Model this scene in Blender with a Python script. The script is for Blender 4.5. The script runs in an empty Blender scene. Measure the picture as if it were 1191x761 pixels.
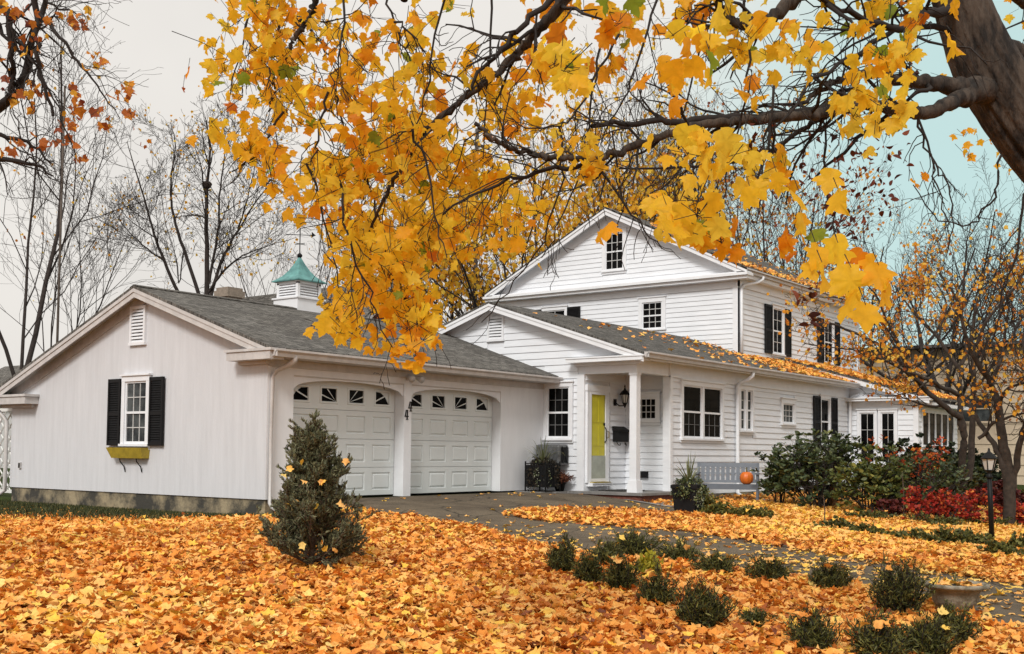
import bpy, math, random
import numpy as np
from math import radians as R_, sin, cos, pi
scene = bpy.context.scene
COL = scene.collection
rng = np.random.default_rng(7)
random.seed(7)

# ---------------------------------------------------------------- camera
F, YAW, PITCH, ROLL, CY = 1299.08, 0.648528, 0.0501486, -0.0094158, 460.36
CAM = np.array([0, 0, .85])
_f = np.array([cos(YAW)*cos(PITCH), sin(YAW)*cos(PITCH), sin(PITCH)])
_r = np.array([sin(YAW), -cos(YAW), 0.]); _d = np.cross(_f, _r)
_r2 = _r*cos(ROLL)+_d*sin(ROLL); _d2 = np.cross(_f, _r2)
def ray(x, y): return _f+_r2*(x-595.5)/F+_d2*(y-CY)/F
def hit(x, y, ax, v):
    d = ray(x, y); return CAM+d*((v-CAM[ax])/d[ax])
def at(x, y, depth): return CAM+ray(x, y)*depth
from mathutils import Matrix, Vector, noise
cd = bpy.data.cameras.new('camera'); co = bpy.data.objects.new('camera', cd); COL.objects.link(co)
cd.sensor_width = 36; cd.lens = F/1191*36; cd.shift_y = (CY-380.5)/1191; cd.clip_end = 3000; cd.clip_start = .05
co.matrix_world = Matrix(((_r2[0], -_d2[0], -_f[0], CAM[0]), (_r2[1], -_d2[1], -_f[1], CAM[1]), (_r2[2], -_d2[2], -_f[2], CAM[2]), (0, 0, 0, 1)))
scene.camera = co

# ---------------------------------------------------------------- terrain
def sm(a, b, x):
    t = np.clip((x-a)/(b-a), 0, 1); return t*t*(3-2*t)
def gz(X, Y):
    X = np.asarray(X, float); Y = np.asarray(Y, float)
    s = np.clip(12-Y, 0, 16)
    z = -.2-.045*s*s/(s+.6)-.02*sm(14, 17, Y)
    dx = np.maximum(np.maximum(13.3-X, (X-19.7)*3), 0); dy = np.maximum(np.maximum(13.3-Y, Y-15), 0)
    a = 1-sm(0, 2.6, np.hypot(dx, dy))
    a = a*sm(12.75, 13.3, X)
    z = z-.14*sm(2.2, 0, 12.6-X)*sm(12.9, 12.5, X)*sm(13.2, 14.6, Y)
    return z*(1-a)-.035*a
def G(x, y):
    d = ray(x, y); t = 3.; 
    while t < 90:
        p = CAM+d*t
        if p[2] < gz(p[0], p[1]): break
        t += .02
    return CAM+d*t
def px(P):
    P = np.atleast_2d(P)-CAM; w = P@_f
    return 595.5+F*(P@_r2)/w, CY+F*(P@_d2)/w, w

# ---------------------------------------------------------------- materials
MATS = {}
def nt(m): return m.node_tree.nodes, m.node_tree.links
def mat(name, col, rough=.6, var=0., scale=6., bump=0., bscale=None, metal=0., col2=None, spec=.5, stretch=None, coord='Object', ramp=(.35, .65)):
    m = bpy.data.materials.new(name); m.use_nodes = True; N, L = nt(m)
    b = N['Principled BSDF']; b.inputs['Roughness'].default_value = rough; b.inputs['Metallic'].default_value = metal
    b.inputs['Specular IOR Level'].default_value = spec
    b.inputs['Base Color'].default_value = (*col, 1)
    if var or col2 or bump:
        tc = N.new('ShaderNodeTexCoord'); mp = N.new('ShaderNodeMapping'); L.new(tc.outputs[coord], mp.inputs[0])
        if stretch: mp.inputs['Scale'].default_value = stretch
        n = N.new('ShaderNodeTexNoise'); n.inputs['Scale'].default_value = scale; n.inputs['Detail'].default_value = 6
        n.inputs['Roughness'].default_value = .65
        L.new(mp.outputs[0], n.inputs[0])
        c2 = col2 or tuple(c*(1-var) for c in col)
        cr = N.new('ShaderNodeValToRGB'); cr.color_ramp.elements[0].position = ramp[0]; cr.color_ramp.elements[1].position = ramp[1]
        cr.color_ramp.elements[0].color = (*c2, 1); cr.color_ramp.elements[1].color = (*col, 1)
        L.new(n.outputs[0], cr.inputs[0]); L.new(cr.outputs[0], b.inputs['Base Color'])
        if bump:
            n2 = N.new('ShaderNodeTexNoise'); n2.inputs['Scale'].default_value = bscale or scale*4; n2.inputs['Detail'].default_value = 4
            L.new(mp.outputs[0], n2.inputs[0])
            bp = N.new('ShaderNodeBump'); bp.inputs['Strength'].default_value = bump; bp.inputs['Distance'].default_value = .02
            L.new(n2.outputs[0], bp.inputs['Height']); L.new(bp.outputs[0], b.inputs['Normal'])
    MATS[name] = m; return m
def ramp_mat(name, stops, rough=.55, trans=.0, attr='tint', spec=.3, mott=.35):
    """leaf material: every leaf carries its own tint value that picks its own colour"""
    m = bpy.data.materials.new(name); m.use_nodes = True; N, L = nt(m); b = N['Principled BSDF']; out = N['Material Output']
    at_ = N.new('ShaderNodeAttribute'); at_.attribute_name = attr
    cr = N.new('ShaderNodeValToRGB'); e = cr.color_ramp.elements
    while len(e) < len(stops): e.new(.5)
    for i, (p, c) in enumerate(stops): e[i].position = p; e[i].color = (*c, 1)
    L.new(at_.outputs['Fac'], cr.inputs[0])
    tc = N.new('ShaderNodeTexCoord'); n = N.new('ShaderNodeTexNoise'); n.inputs['Scale'].default_value = 35; n.inputs['Detail'].default_value = 3
    L.new(tc.outputs['Object'], n.inputs[0])
    mx = N.new('ShaderNodeMix'); mx.data_type = 'RGBA'; mx.blend_type = 'MULTIPLY'; mx.inputs[0].default_value = mott
    r2 = N.new('ShaderNodeValToRGB'); r2.color_ramp.elements[0].position = .35; r2.color_ramp.elements[0].color = (.45, .38, .3, 1); r2.color_ramp.elements[1].position = .6; r2.color_ramp.elements[1].color = (1, 1, 1, 1)
    L.new(n.outputs[0], r2.inputs[0]); L.new(cr.outputs[0], mx.inputs[6]); L.new(r2.outputs[0], mx.inputs[7])
    L.new(mx.outputs[2], b.inputs['Base Color']); b.inputs['Roughness'].default_value = rough; b.inputs['Specular IOR Level'].default_value = spec
    if trans:
        t = N.new('ShaderNodeBsdfTranslucent'); L.new(mx.outputs[2], t.inputs[0]); ms = N.new('ShaderNodeMixShader'); ms.inputs[0].default_value = trans
        L.new(b.outputs[0], ms.inputs[1]); L.new(t.outputs[0], ms.inputs[2]); L.new(ms.outputs[0], out.inputs[0])
    MATS[name] = m; return m
mat('white_paint', (.80, .82, .85), .45, .08, 3, .08, 40)
mat('clap_paint', (.79, .82, .86), .5, .10, 1.2, .10, 30, stretch=(1, 1, 6))
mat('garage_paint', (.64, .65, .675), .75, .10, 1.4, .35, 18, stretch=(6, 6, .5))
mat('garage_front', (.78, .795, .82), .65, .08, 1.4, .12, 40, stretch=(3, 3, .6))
mat('door_paint', (.70, .74, .74), .4, .07, 2.0, .05, 30)
mat('gutter_paint', (.58, .56, .545), .45, .2, 5)
mat('shutter_black', (.009, .009, .010), .55, .3, 20, spec=.2)
mat('black_iron', (.008, .008, .008), .5, .3, 20, spec=.2)
mat('dark_hole', (.006, .006, .006), .9)
mat('yellow_paint', (.62, .56, .035), .4, .15, 3)
mat('box_yellow', (.45, .33, .03), .6, .35, 8)
mat('copper', (.13, .34, .32), .65, .0, 5, .1, 20, col2=(.06, .17, .17))
mat('concrete', (.33, .27, .17), .85, 0, 1.6, .6, 20, col2=(.045, .042, .034), ramp=(.42, .60))
mat('flagstone', (.25, .24, .23), .8, .4, 3, .3, 20)
mat('brick_red', (.22, .075, .05), .85, .5, 14, .5, 30)
mat('stone_chimney', (.30, .25, .2), .9, .35, 9, .5, 30)
mat('barn_red', (.13, .018, .015), .7, .3, 3)
mat('neighbour_white', (.55, .55, .54), .7, .15, 1)
mat('beige_siding', (.62, .50, .36), .7, .12, .7)
mat('bark', (.075, .055, .040), .95, 0, 7, 1.0, 26, col2=(.012, .009, .007), stretch=(1.6, 1.6, .45), ramp=(.40, .60))
mat('bark_dark', (.055, .040, .030), .95, .6, 10, .5, 20)
mat('bark_grey', (.045, .034, .03), .95, .55, 10, .5, 20)
mat('bark_brown', (.12, .08, .055), .95, .55, 9, .5, 20)
mat('twig', (.022, .016, .013), .9, .4, 12)
mat('muntin_grey', (.55, .55, .54), .6)
mat('muntin_dim', (.16, .16, .16), .6)
mat('bench_paint', (.135, .155, .185), .55, .15, 6)
mat('pumpkin_skin', (.75, .17, .015), .45, .2, 4)
mat('pumpkin_stem', (.10, .08, .03), .8)
mat('urn_stone', (.36, .32, .25), .9, 0, 7, .6, 40, col2=(.10, .085, .05))
mat('planter_black', (.010, .010, .011), .7, .4, 12, spec=.2)
mat('soil', (.03, .02, .014), 1, .4, 20)
mat('pole_wood', (.10, .08, .065), .9, .4, 8)
mat('post_wood', (.35, .18, .06), .8, 0, 14, .3, 30, col2=(.10, .05, .025))
mat('mail_black', (.010, .010, .010), .6, .3, 10, spec=.2)
mat('mat_dark', (.025, .022, .02), .95, .4, 30)
mat('lamp_glass', (.5, .5, .47), .15, 0)
mat('chrome', (.5, .42, .25), .3, metal=1)
mat('storm_glass_reflection', (.42, .45, .38), .2, .3, 3)
mat('plastic_cover', (.12, .125, .13), .35, .45, 6, .8, 9)
mat('tan_sun', (.5, .4, .3), .7)
mat('lattice_white', (.72, .72, .7), .6)
mat('curtain', (.3, .3, .28), .9, .3, 6)
mat('nest', (.03, .02, .015), 1)

def glass_mat(name, base, base2, rough=.06):
    m = mat(name, base, rough, 0, 1.6, 0, col2=base2, spec=.08, ramp=(.4, .6)); m.node_tree.nodes['Principled BSDF'].inputs['IOR'].default_value = 1.22; return m
glass_mat('glass_dark', (.010, .010, .010), (.003, .003, .003), .04)
glass_mat('glass_curtain', (.10, .11, .11), (.03, .033, .035))

# roof shingles
def shingle_mat(name, c1, c2, c3):
    m = bpy.data.materials.new(name); m.use_nodes = True; N, L = nt(m); b = N['Principled BSDF']; b.inputs['Roughness'].default_value = .95; b.inputs['Specular IOR Level'].default_value = .2
    tc = N.new('ShaderNodeTexCoord')
    br = N.new('ShaderNodeTexBrick'); br.inputs['Scale'].default_value = 1; br.inputs['Brick Width'].default_value = .30; br.inputs['Row Height'].default_value = .13
    br.inputs['Mortar Size'].default_value = .008; br.inputs['Color1'].default_value = (*c1, 1); br.inputs['Color2'].default_value = (*c2, 1); br.inputs['Mortar'].default_value = tuple(x*.35 for x in c2)+(1,)
    L.new(tc.outputs['UV'], br.inputs[0])
    n = N.new('ShaderNodeTexNoise'); n.inputs['Scale'].default_value = 12; n.inputs['Detail'].default_value = 8; n.inputs['Roughness'].default_value = .8
    mp = N.new('ShaderNodeMapping'); mp.inputs['Scale'].default_value = (.5, 2.2, 1); L.new(tc.outputs['UV'], mp.inputs[0]); L.new(mp.outputs[0], n.inputs[0])
    cr = N.new('ShaderNodeValToRGB'); cr.color_ramp.elements[0].position = .38; cr.color_ramp.elements[1].position = .62; cr.color_ramp.elements[0].color = (.26, .26, .26, 1); cr.color_ramp.elements[1].color = (1.9, 1.9, 1.9, 1)
    L.new(n.outputs[0], cr.inputs[0])
    mx = N.new('ShaderNodeMix'); mx.data_type = 'RGBA'; mx.blend_type = 'MULTIPLY'; mx.inputs[0].default_value = 1
    L.new(br.outputs[0], mx.inputs[6]); L.new(cr.outputs[0], mx.inputs[7])
    n3 = N.new('ShaderNodeTexNoise'); n3.inputs['Scale'].default_value = .8; n3.inputs['Detail'].default_value = 3; L.new(tc.outputs['UV'], n3.inputs[0])
    m3 = N.new('ShaderNodeMix'); m3.data_type = 'RGBA'; L.new(n3.outputs[0], m3.inputs[0]); L.new(mx.outputs[2], m3.inputs[6])
    m4 = N.new('ShaderNodeMix'); m4.data_type = 'RGBA'; m4.blend_type = 'MULTIPLY'; m4.inputs[0].default_value = 1; L.new(mx.outputs[2], m4.inputs[6]); m4.inputs[7].default_value = (*c3, 1)
    L.new(m4.outputs[2], m3.inputs[7]); L.new(m3.outputs[2], b.inputs['Base Color'])
    bp = N.new('ShaderNodeBump'); bp.inputs['Strength'].default_value = .6; bp.inputs['Distance'].default_value = .01; L.new(mx.outputs[2], bp.inputs['Height']); L.new(bp.outputs[0], b.inputs['Normal'])
    MATS[name] = m
shingle_mat('shingle', (.17, .163, .15), (.095, .09, .083), (.75, .72, .68))
shingle_mat('shingle_dark', (.14, .135, .125), (.075, .072, .067), (.75, .72, .68))

# ---------------------------------------------------------------- object helpers
def tag(o, label=None, cat=None, group=None, kind=None):
    if label: o['label'] = label
    if cat: o['category'] = cat
    if group: o['group'] = group
    if kind: o['kind'] = kind
    return o
def empty(name, loc, label, cat, group=None):
    o = bpy.data.objects.new(name, None); o.empty_display_size = .2; COL.objects.link(o); o.location = tuple(float(v) for v in loc)
    return tag(o, label, cat, group)
def root_loc(o):
    l = np.zeros(3)
    while o is not None: l += np.array(o.location); o = o.parent
    return l
class MB:
    def __init__(s, fr=None): s.v = []; s.f = []; s.uv = {}; s.fr = fr
    def P(s, p):
        if s.fr is None: return tuple(float(c) for c in p)
        o, u, n = s.fr; return (float(o[0]+u[0]*p[0]+n[0]*p[1]), float(o[1]+u[1]*p[0]+n[1]*p[1]), float(o[2]+p[2]))
    def add(s, vs, fs):
        k = len(s.v); s.v += [s.P(p) for p in vs]; s.f += [tuple(k+i for i in f) for f in fs]
    def box(s, a, b):
        (x0, y0, z0), (x1, y1, z1) = a, b
        x0, x1 = sorted((x0, x1)); y0, y1 = sorted((y0, y1)); z0, z1 = sorted((z0, z1))
        s.add([(x0, y0, z0), (x1, y0, z0), (x1, y1, z0), (x0, y1, z0), (x0, y0, z1), (x1, y0, z1), (x1, y1, z1), (x0, y1, z1)],
              [(3, 2, 1, 0), (4, 5, 6, 7), (0, 1, 5, 4), (1, 2, 6, 5), (2, 3, 7, 6), (3, 0, 4, 7)]); return s
    def hexa(s, v8): s.add(v8, [(3, 2, 1, 0), (4, 5, 6, 7), (0, 1, 5, 4), (1, 2, 6, 5), (2, 3, 7, 6), (3, 0, 4, 7)]); return s
    def prism(s, poly, d0, d1, axis=1):
        """poly of 2D points (u,z) extruded along n from d0 to d1"""
        n = len(poly); vs = [(u, d0, z) for u, z in poly]+[(u, d1, z) for u, z in poly]
        s.add(vs, [tuple(range(n)), tuple(range(2*n-1, n-1, -1))]+[(i, i+n, (i+1) % n+n, (i+1) % n) for i in range(n)]); return s
    def slab(s, A, B, C, D, t=.07):
        A, B, C, D = [np.array(q, float) for q in (A, B, C, D)]; dn = np.array([0, 0, -t])
        s.hexa([A+dn, B+dn, C+dn, D+dn, A, B, C, D]); return s
    def tube(s, pts, rad, sides=8, cap=True):
        pts = np.array(pts, float); n = len(pts)
        rad = np.full(n, rad, float) if np.isscalar(rad) else np.array(rad, float)
        V, Q = tube_arrays(pts, rad, sides); k = len(s.v); s.v += [s.P(p) for p in V]
        s.f += [tuple(int(k+i) for i in q) for q in Q]
        if cap: s.f += [tuple(k+i for i in range(sides))[::-1], tuple(k+(n-1)*sides+i for i in range(sides))]
        return s
    def lathe(s, c, prof, seg=20, ang0=0):
        n = len(prof); vs = []
        for r, z in prof:
            for i in range(seg):
                a = ang0+2*pi*i/seg; vs.append((c[0]+r*cos(a), c[1]+r*sin(a), c[2]+z))
        fs = [(j*seg+i, j*seg+(i+1) % seg, (j+1)*seg+(i+1) % seg, (j+1)*seg+i) for j in range(n-1) for i in range(seg)]
        fs += [tuple(range(seg))[::-1], tuple((n-1)*seg+i for i in range(seg))]
        s.add(vs, fs); return s
    def build(s, name, m, parent=None, smooth=False, uvplane=None, bevel=0):
        me = bpy.data.meshes.new(name); L = root_loc(parent) if parent is not None else np.zeros(3)
        V = [tuple(np.array(p)-L) for p in s.v] if parent is not None else s.v
        me.from_pydata(V, [], s.f); me.materials.append(MATS[m] if isinstance(m, str) else m)
        if uvplane:
            uvl = me.uv_layers.new(name='UVMap')
            co_ = np.array(s.v)
            for lp in me.loops:
                p = co_[lp.vertex_index]; uvl.data[lp.index].uv = uvplane(p)
        o = bpy.data.objects.new(name, me); COL.objects.link(o)
        if parent is not None: o.parent = parent
        if smooth:
            me.polygons.foreach_set('use_smooth', [True]*len(me.polygons))
        if bevel:
            md = o.modifiers.new('bevel', 'BEVEL'); md.width = bevel; md.segments = 2; md.limit_method = 'ANGLE'
        return o
def tube_arrays(pts, rad, sides):
    n = len(pts); t = np.gradient(pts, axis=0) if n > 2 else np.repeat((pts[1]-pts[0])[None], n, 0)
    t /= np.linalg.norm(t, axis=1)[:, None]+1e-9
    m = t.mean(0); ref = np.array([0, 0, 1.]) if abs(m[2]) < .8*np.linalg.norm(m) else np.array([1., .13, 0])
    a = np.cross(t, ref); a /= np.linalg.norm(a, axis=1)[:, None]+1e-9; b = np.cross(t, a)
    ang = np.arange(sides)*2*pi/sides
    V = pts[:, None, :]+rad[:, None, None]*(np.cos(ang)[None, :, None]*a[:, None, :]+np.sin(ang)[None, :, None]*b[:, None, :])
    i = np.arange(n-1)[:, None]*sides; j = np.arange(sides)[None]; jn = (j+1) % sides
    Q = np.stack([i+j, i+jn, i+sides+jn, i+sides+j], -1).reshape(-1, 4)
    return V.reshape(-1, 3), Q
def mesh_arrays(name, V, faces, m, parent=None, attrs=None, smooth=False):
    """faces: (M,k) index array"""
    me = bpy.data.meshes.new(name); L = root_loc(parent) if parent is not None else np.zeros(3)
    V = np.asarray(V, np.float32)-L.astype(np.float32); M, k = faces.shape
    me.vertices.add(len(V)); me.vertices.foreach_set('co', V.ravel())
    me.loops.add(M*k); me.loops.foreach_set('vertex_index', faces.astype(np.int32).ravel())
    me.polygons.add(M); me.polygons.foreach_set('loop_start', np.arange(0, M*k, k, dtype=np.int32)); me.polygons.foreach_set('loop_total', np.full(M, k, np.int32))
    me.polygons.foreach_set('use_smooth', np.full(M, smooth)); me.update(calc_edges=True); me.validate()
    for kx, a in (attrs or {}).items():
        at_ = me.attributes.new(kx, 'FLOAT', 'POINT'); at_.data.foreach_set('value', np.asarray(a, np.float32))
    me.materials.append(MATS[m] if isinstance(m, str) else m)
    o = bpy.data.objects.new(name, me); COL.objects.link(o)
    if parent is not None: o.parent = parent
    return o
class Tubes:
    def __init__(s): s.V = []; s.Q = []; s.n = 0
    def add(s, pts, rad, sides=4):
        V, Q = tube_arrays(np.asarray(pts, float), np.asarray(rad, float), sides); s.V.append(V); s.Q.append(Q+s.n); s.n += len(V)
    def build(s, name, m, parent=None):
        if s.V: return mesh_arrays(name, np.concatenate(s.V), np.concatenate(s.Q), m, parent, smooth=True)

# ---------------------------------------------------------------- leaf templates (x across, y along, unit size about 1)
def leaf_template(kind):
    if kind == 'maple':
        half = [(0.03, -.50), (.24, -.46), (.42, -.33), (.33, -.20), (.56, -.06), (.62, .12), (.42, .12), (.40, .24), (.24, .20), (.20, .36), (.13, .42)]
        pts = half+[(0, .62)]+[(-x, y) for x, y in half[::-1]]
    elif kind == 'maple_small':
        half = [(.22, -.44), (.40, -.30), (.34, -.16), (.58, .08), (.36, .14), (.24, .22), (.15, .38)]
        pts = half+[(0, .58)]+[(-x, y) for x, y in half[::-1]]
    elif kind == 'oval':
        pts = [(0, -.5), (.2, -.25), (.24, 0), (.15, .3), (0, .5), (-.15, .3), (-.24, 0), (-.2, -.25)]
    elif kind == 'needle':
        pts = [(-.09, -.5), (.09, -.5), (.12, 0), (0, .6), (-.12, 0)]
    else:
        pts = [(-.3, -.5), (.3, -.5), (.4, 0), (0, .55), (-.4, 0)]
    pts = np.array([(0, -.05)]+pts); n = len(pts)-1
    tri = np.array([(0, 1+i, 1+(i+1) % n) for i in range(n)])
    return pts, tri
TPL = {k: leaf_template(k) for k in ('maple', 'maple_small', 'oval', 'needle', 'diamond')}
def rand_rot(n, r):
    q = r.normal(size=(n, 4)); q /= np.linalg.norm(q, axis=1)[:, None]; w, x, y, z = q.T
    return np.stack([np.stack([1-2*(y*y+z*z), 2*(x*y-z*w), 2*(x*z+y*w)], -1), np.stack([2*(x*y+z*w), 1-2*(x*x+z*z), 2*(y*z-x*w)], -1), np.stack([2*(x*z-y*w), 2*(y*z+x*w), 1-2*(x*x+y*y)], -1)], 1)
def flat_rot(n, r, tilt):
    """leaf lying with its face up, random spin, tilt (radians, std)"""
    a = r.uniform(0, 2*pi, n); tx = r.normal(0, tilt, n); ty = r.normal(0, tilt, n)
    ca, sa = np.cos(a), np.sin(a); Rz = np.zeros((n, 3, 3)); Rz[:, 0, 0] = ca; Rz[:, 0, 1] = -sa; Rz[:, 1, 0] = sa; Rz[:, 1, 1] = ca; Rz[:, 2, 2] = 1
    Rx = np.zeros((n, 3, 3)); Rx[:, 0, 0] = 1; Rx[:, 1, 1] = np.cos(tx); Rx[:, 1, 2] = -np.sin(tx); Rx[:, 2, 1] = np.sin(tx); Rx[:, 2, 2] = np.cos(tx)
    Ry = np.zeros((n, 3, 3)); Ry[:, 1, 1] = 1; Ry[:, 0, 0] = np.cos(ty); Ry[:, 0, 2] = np.sin(ty); Ry[:, 2, 0] = -np.sin(ty); Ry[:, 2, 2] = np.cos(ty)
    return Rz@Rx@Ry
def hang_rot(n, r, spread=.5):
    """leaf hanging with its tip down, blade facing any horizontal direction"""
    a = r.uniform(0, 2*pi, n); up = np.stack([r.normal(0, spread, n), r.normal(0, spread, n), -np.ones(n)], -1); up /= np.linalg.norm(up, axis=1)[:, None]
    nrm = np.stack([np.cos(a), np.sin(a), r.normal(.25, .35, n)], -1); x = np.cross(up, nrm); x /= np.linalg.norm(x, axis=1)[:, None]; z = np.cross(x, up)
    return np.stack([x, up, z], -1)
def dir_rot(d, r):
    """leaf pointing along d"""
    n = len(d); d = d/np.linalg.norm(d, axis=1)[:, None]; q = r.normal(size=(n, 3)); x = np.cross(d, q); x /= np.linalg.norm(x, axis=1)[:, None]; z = np.cross(x, d)
    return np.stack([x, d, z], -1)
def leaves(name, m, pos, rot, size, tint, kind='maple', parent=None, curl=.5, r=rng):
    pts, tri = TPL[kind]; n = len(pos); K = len(pts)
    a = r.normal(0, curl, n); b = r.normal(0, curl, n)
    x = np.broadcast_to(pts[:, 0], (n, K)); y = np.broadcast_to(pts[:, 1], (n, K))
    z = a[:, None]*x*x+b[:, None]*y*y+np.abs(x)*r.normal(.12, .12, n)[:, None]
    if kind.startswith('maple'):
        z = z+r.normal(0, .05, (n, K))
    loc = np.stack([x, y, z], -1)*np.broadcast_to(size, (n,))[:, None, None]
    V = np.einsum('nij,nkj->nki', rot, loc)+np.asarray(pos)[:, None, :]
    T = (tri[None]+np.arange(n)[:, None, None]*K).reshape(-1, 3)
    return mesh_arrays(name, V.reshape(-1, 3), T, m, parent, {'tint': np.repeat(tint, K)}, smooth=True)
# ================================================================ BUILDINGS
def FX(X): return ((X, 0, 0), (0, -1, 0), (-1, 0, 0))      # wall facing -X, u = -Y
def FY(Y): return ((0, Y, 0), (1, 0, 0), (0, -1, 0))       # wall facing -Y, u = X
def clap(mb, z0, z1, rng_u, ext=.15, openings=(), n0=.006, n1=.026):
    nz = max(1, round((z1-z0)/ext)); h = (z1-z0)/nz
    for i in range(nz):
        a, b = z0+i*h, z0+(i+1)*h; la, ra = rng_u(a); lb, rb = rng_u(min(b, z1-1e-4))
        iv = [(la, ra, lb, rb)]
        for (u0, u1, q0, q1) in openings:
            if q1 <= a+.01 or q0 >= b-.01: continue
            nv = []
            for (c, d, e, g) in iv:
                if u1 <= c or u0 >= d: nv.append((c, d, e, g)); continue
                if u0 > c: nv.append((c, u0, e, min(u0, g)))
                if u1 < d: nv.append((u1, d, max(u1, e), g))
            iv = nv
        for (c, d, e, g) in iv:
            if d-c < .01: continue
            mb.add([(c, n1, a), (d, n1, a), (g, n0, b), (e, n0, b), (c, 0, a), (d, 0, a)], [(0, 1, 2, 3), (4, 5, 1, 0), (0, 3, 4), (1, 5, 2)])
def shutter(parent, fr, u0, u1, z0, z1):
    mb = MB(fr); n = .03; t = .045; w = .045
    mb.box((u0, n, z0), (u0+w, n+t, z1)); mb.box((u1-w, n, z0), (u1, n+t, z1))
    zm = z0+(z1-z0)*.47
    for (a, b) in ((z0, z0+.07), (zm-.035, zm+.035), (z1-.07, z1)): mb.box((u0+w, n, a), (u1-w, n+t-.004, b))
    for (a, b) in ((z0+.07, zm-.035), (zm+.035, z1-.07)):
        k = max(3, int((b-a)/.042)); h = (b-a)/k
        for i in range(k):
            z = a+i*h
            mb.add([(u0+w, n+.036, z+.003), (u1-w, n+.036, z+.003), (u1-w, n+.036, z+.012), (u0+w, n+.036, z+.012), (u0+w, n+.008, z+h+.006), (u1-w, n+.008, z+h+.006)], [(0, 1, 2, 3), (3, 2, 5, 4), (1, 0, 4, 5)])
    mb.box((u0+w, n, z0+.07), (u1-w, n+.004, z1-.07))
    return mb.build('shutter', 'shutter_black', parent)
def window(root, fr, u0, u1, z0, z1, cols=3, rows=2, double=True, casing=.10, glass='glass_dark', shut=None, mm='muntin_grey', low=False, mun=.018, head=True, panes=1, mull=.08, frame_m='white_paint', wide_sill=True, rr=.035, d=.06):
    mb = MB(fr); c = casing
    mb.box((u0-c, -.01, z0), (u0, d, z1)); mb.box((u1, -.01, z0), (u1+c, d, z1)); mb.box((u0-c, -.01, z1), (u1+c, d+.003, z1+c*1.05))
    if head: mb.box((u0-c-.025, -.01, z1+c*1.05), (u1+c+.025, d+.035, z1+c*1.05+.03))
    mb.box((u0-c-(.02 if wide_sill else 0), -.01, z0-.045), (u1+c+(.02 if wide_sill else 0), d+.03, z0)); mb.box((u0-c, -.01, z0-.045-c*.6), (u1+c, d-.02, z0-.045))
    pw = (u1-u0-mull*(panes-1))/panes
    for k in range(1, panes): mb.box((u0+k*pw+(k-1)*mull, -.01, z0), (u0+k*(pw+mull), d-.005, z1))
    w = mb.build('window', frame_m, root)
    for k in range(panes):
        a = u0+k*(pw+mull); b = a+pw
        MB(fr).box((a, .0, z0), (b, .008, z1)).build('pane', glass, w)
        s = MB(fr); g_ = MB(fr); r = rr
        s.box((a, .004, z0), (a+r, .032, z1)); s.box((b-r, .004, z0), (b, .032, z1)); s.box((a+r, .004, z1-r), (b-r, .032, z1)); s.box((a+r, .004, z0), (b-r, .032, z0+r*1.4))
        zs = [(z0+r*1.4, z1-r)]
        if double:
            zm = (z0+z1)/2; s.box((a+r, .004, zm-.022), (b-r, .036, zm+.022)); zs = [(z0+r*1.4, zm-.022), (zm+.022, z1-r)]
        for (q0, q1) in zs:
            if low and q0 > z0+.2: continue
            g_ = MB(fr)
            for i in range(1, cols): x = a+r+(b-a-2*r)*i/cols; g_.box((x-mun/2, .004, q0), (x+mun/2, .018, q1))
            for j in range(1, rows): z = q0+(q1-q0)*j/rows; g_.box((a+r, .004, z-mun/2), (b-r, .020, z+mun/2))
            if g_.v: g_.build('muntins', mm, w)
        s.build('sash', frame_m, w)
    if shut:
        (s0, s1, s2, s3) = shut
        if s1 > s0: shutter(w, fr, s0, s1, z0-.03, z1+.06)
        if s3 > s2: shutter(w, fr, s2, s3, z0-.03, z1+.06)
    return w
def opening(u0, u1, z0, z1, c=.10): return (u0-c, u1+c, z0-.10, z1+c*1.05+.02)
def louvre_vent(root, fr, u0, u1, z0, z1, n=9, c=.055, label=None):
    mb = MB(fr); mb.box((u0-c, -.01, z0), (u0, .05, z1)); mb.box((u1, -.01, z0), (u1+c, .05, z1)); mb.box((u0-c, -.01, z1), (u1+c, .052, z1+c)); mb.box((u0-c-.015, -.01, z0-c), (u1+c+.015, .06, z0))
    v = mb.build('gable_vent', 'white_paint', root)
    MB(fr).box((u0, .0, z0), (u1, .007, z1)).build('backing', 'dark_hole', v)
    s = MB(fr); h = (z1-z0)/n
    for i in range(n):
        z = z0+i*h; s.hexa([(u0, .044, z), (u1, .044, z), (u1, .01, z+h*.62), (u0, .01, z+h*.62), (u0, .044, z+.014), (u1, .044, z+.014), (u1, .01, z+h*.62+.014), (u0, .01, z+h*.62+.014)])
    s.build('louvres', 'white_paint', v); return v
def gutter(root, fr, u0, u1, n0, z, m='gutter_paint'):
    """K-style gutter: profile in (n,z) extruded along u; z is its lip"""
    pr = [(n0, z-.13), (n0+.07, z-.13), (n0+.08, z-.07), (n0+.125, z-.035), (n0+.125, z), (n0+.11, z), (n0+.108, z-.03), (n0+.07, z-.06), (n0+.06, z-.118), (n0+.012, z-.118), (n0+.012, z), (n0, z)]
    k = len(pr); mb = MB(fr)
    mb.add([(u0, a, b) for a, b in pr]+[(u1, a, b) for a, b in pr], [(i, (i+1) % k, (i+1) % k+k, i+k) for i in range(k)]+[tuple(range(k))[::-1], tuple(range(k, 2*k))])
    mb.box((u0, n0+.01, z-.125), (u0+.012, n0+.118, z-.01)); mb.box((u1-.012, n0+.01, z-.125), (u1, n0+.118, z-.01))
    return mb.build('gutter', m, root)
def downspout(root, pts, m='gutter_paint', r=.042):
    mb = MB(); mb.tube(pts, r, 8)
    for p in pts[3:-2:2] or []: pass
    return mb.build('downspout', m, root, smooth=True)
def uvx(p): return (p[0], p[1]*1.06)
def uvy(p): return (p[1], p[0]*1.06)

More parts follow.
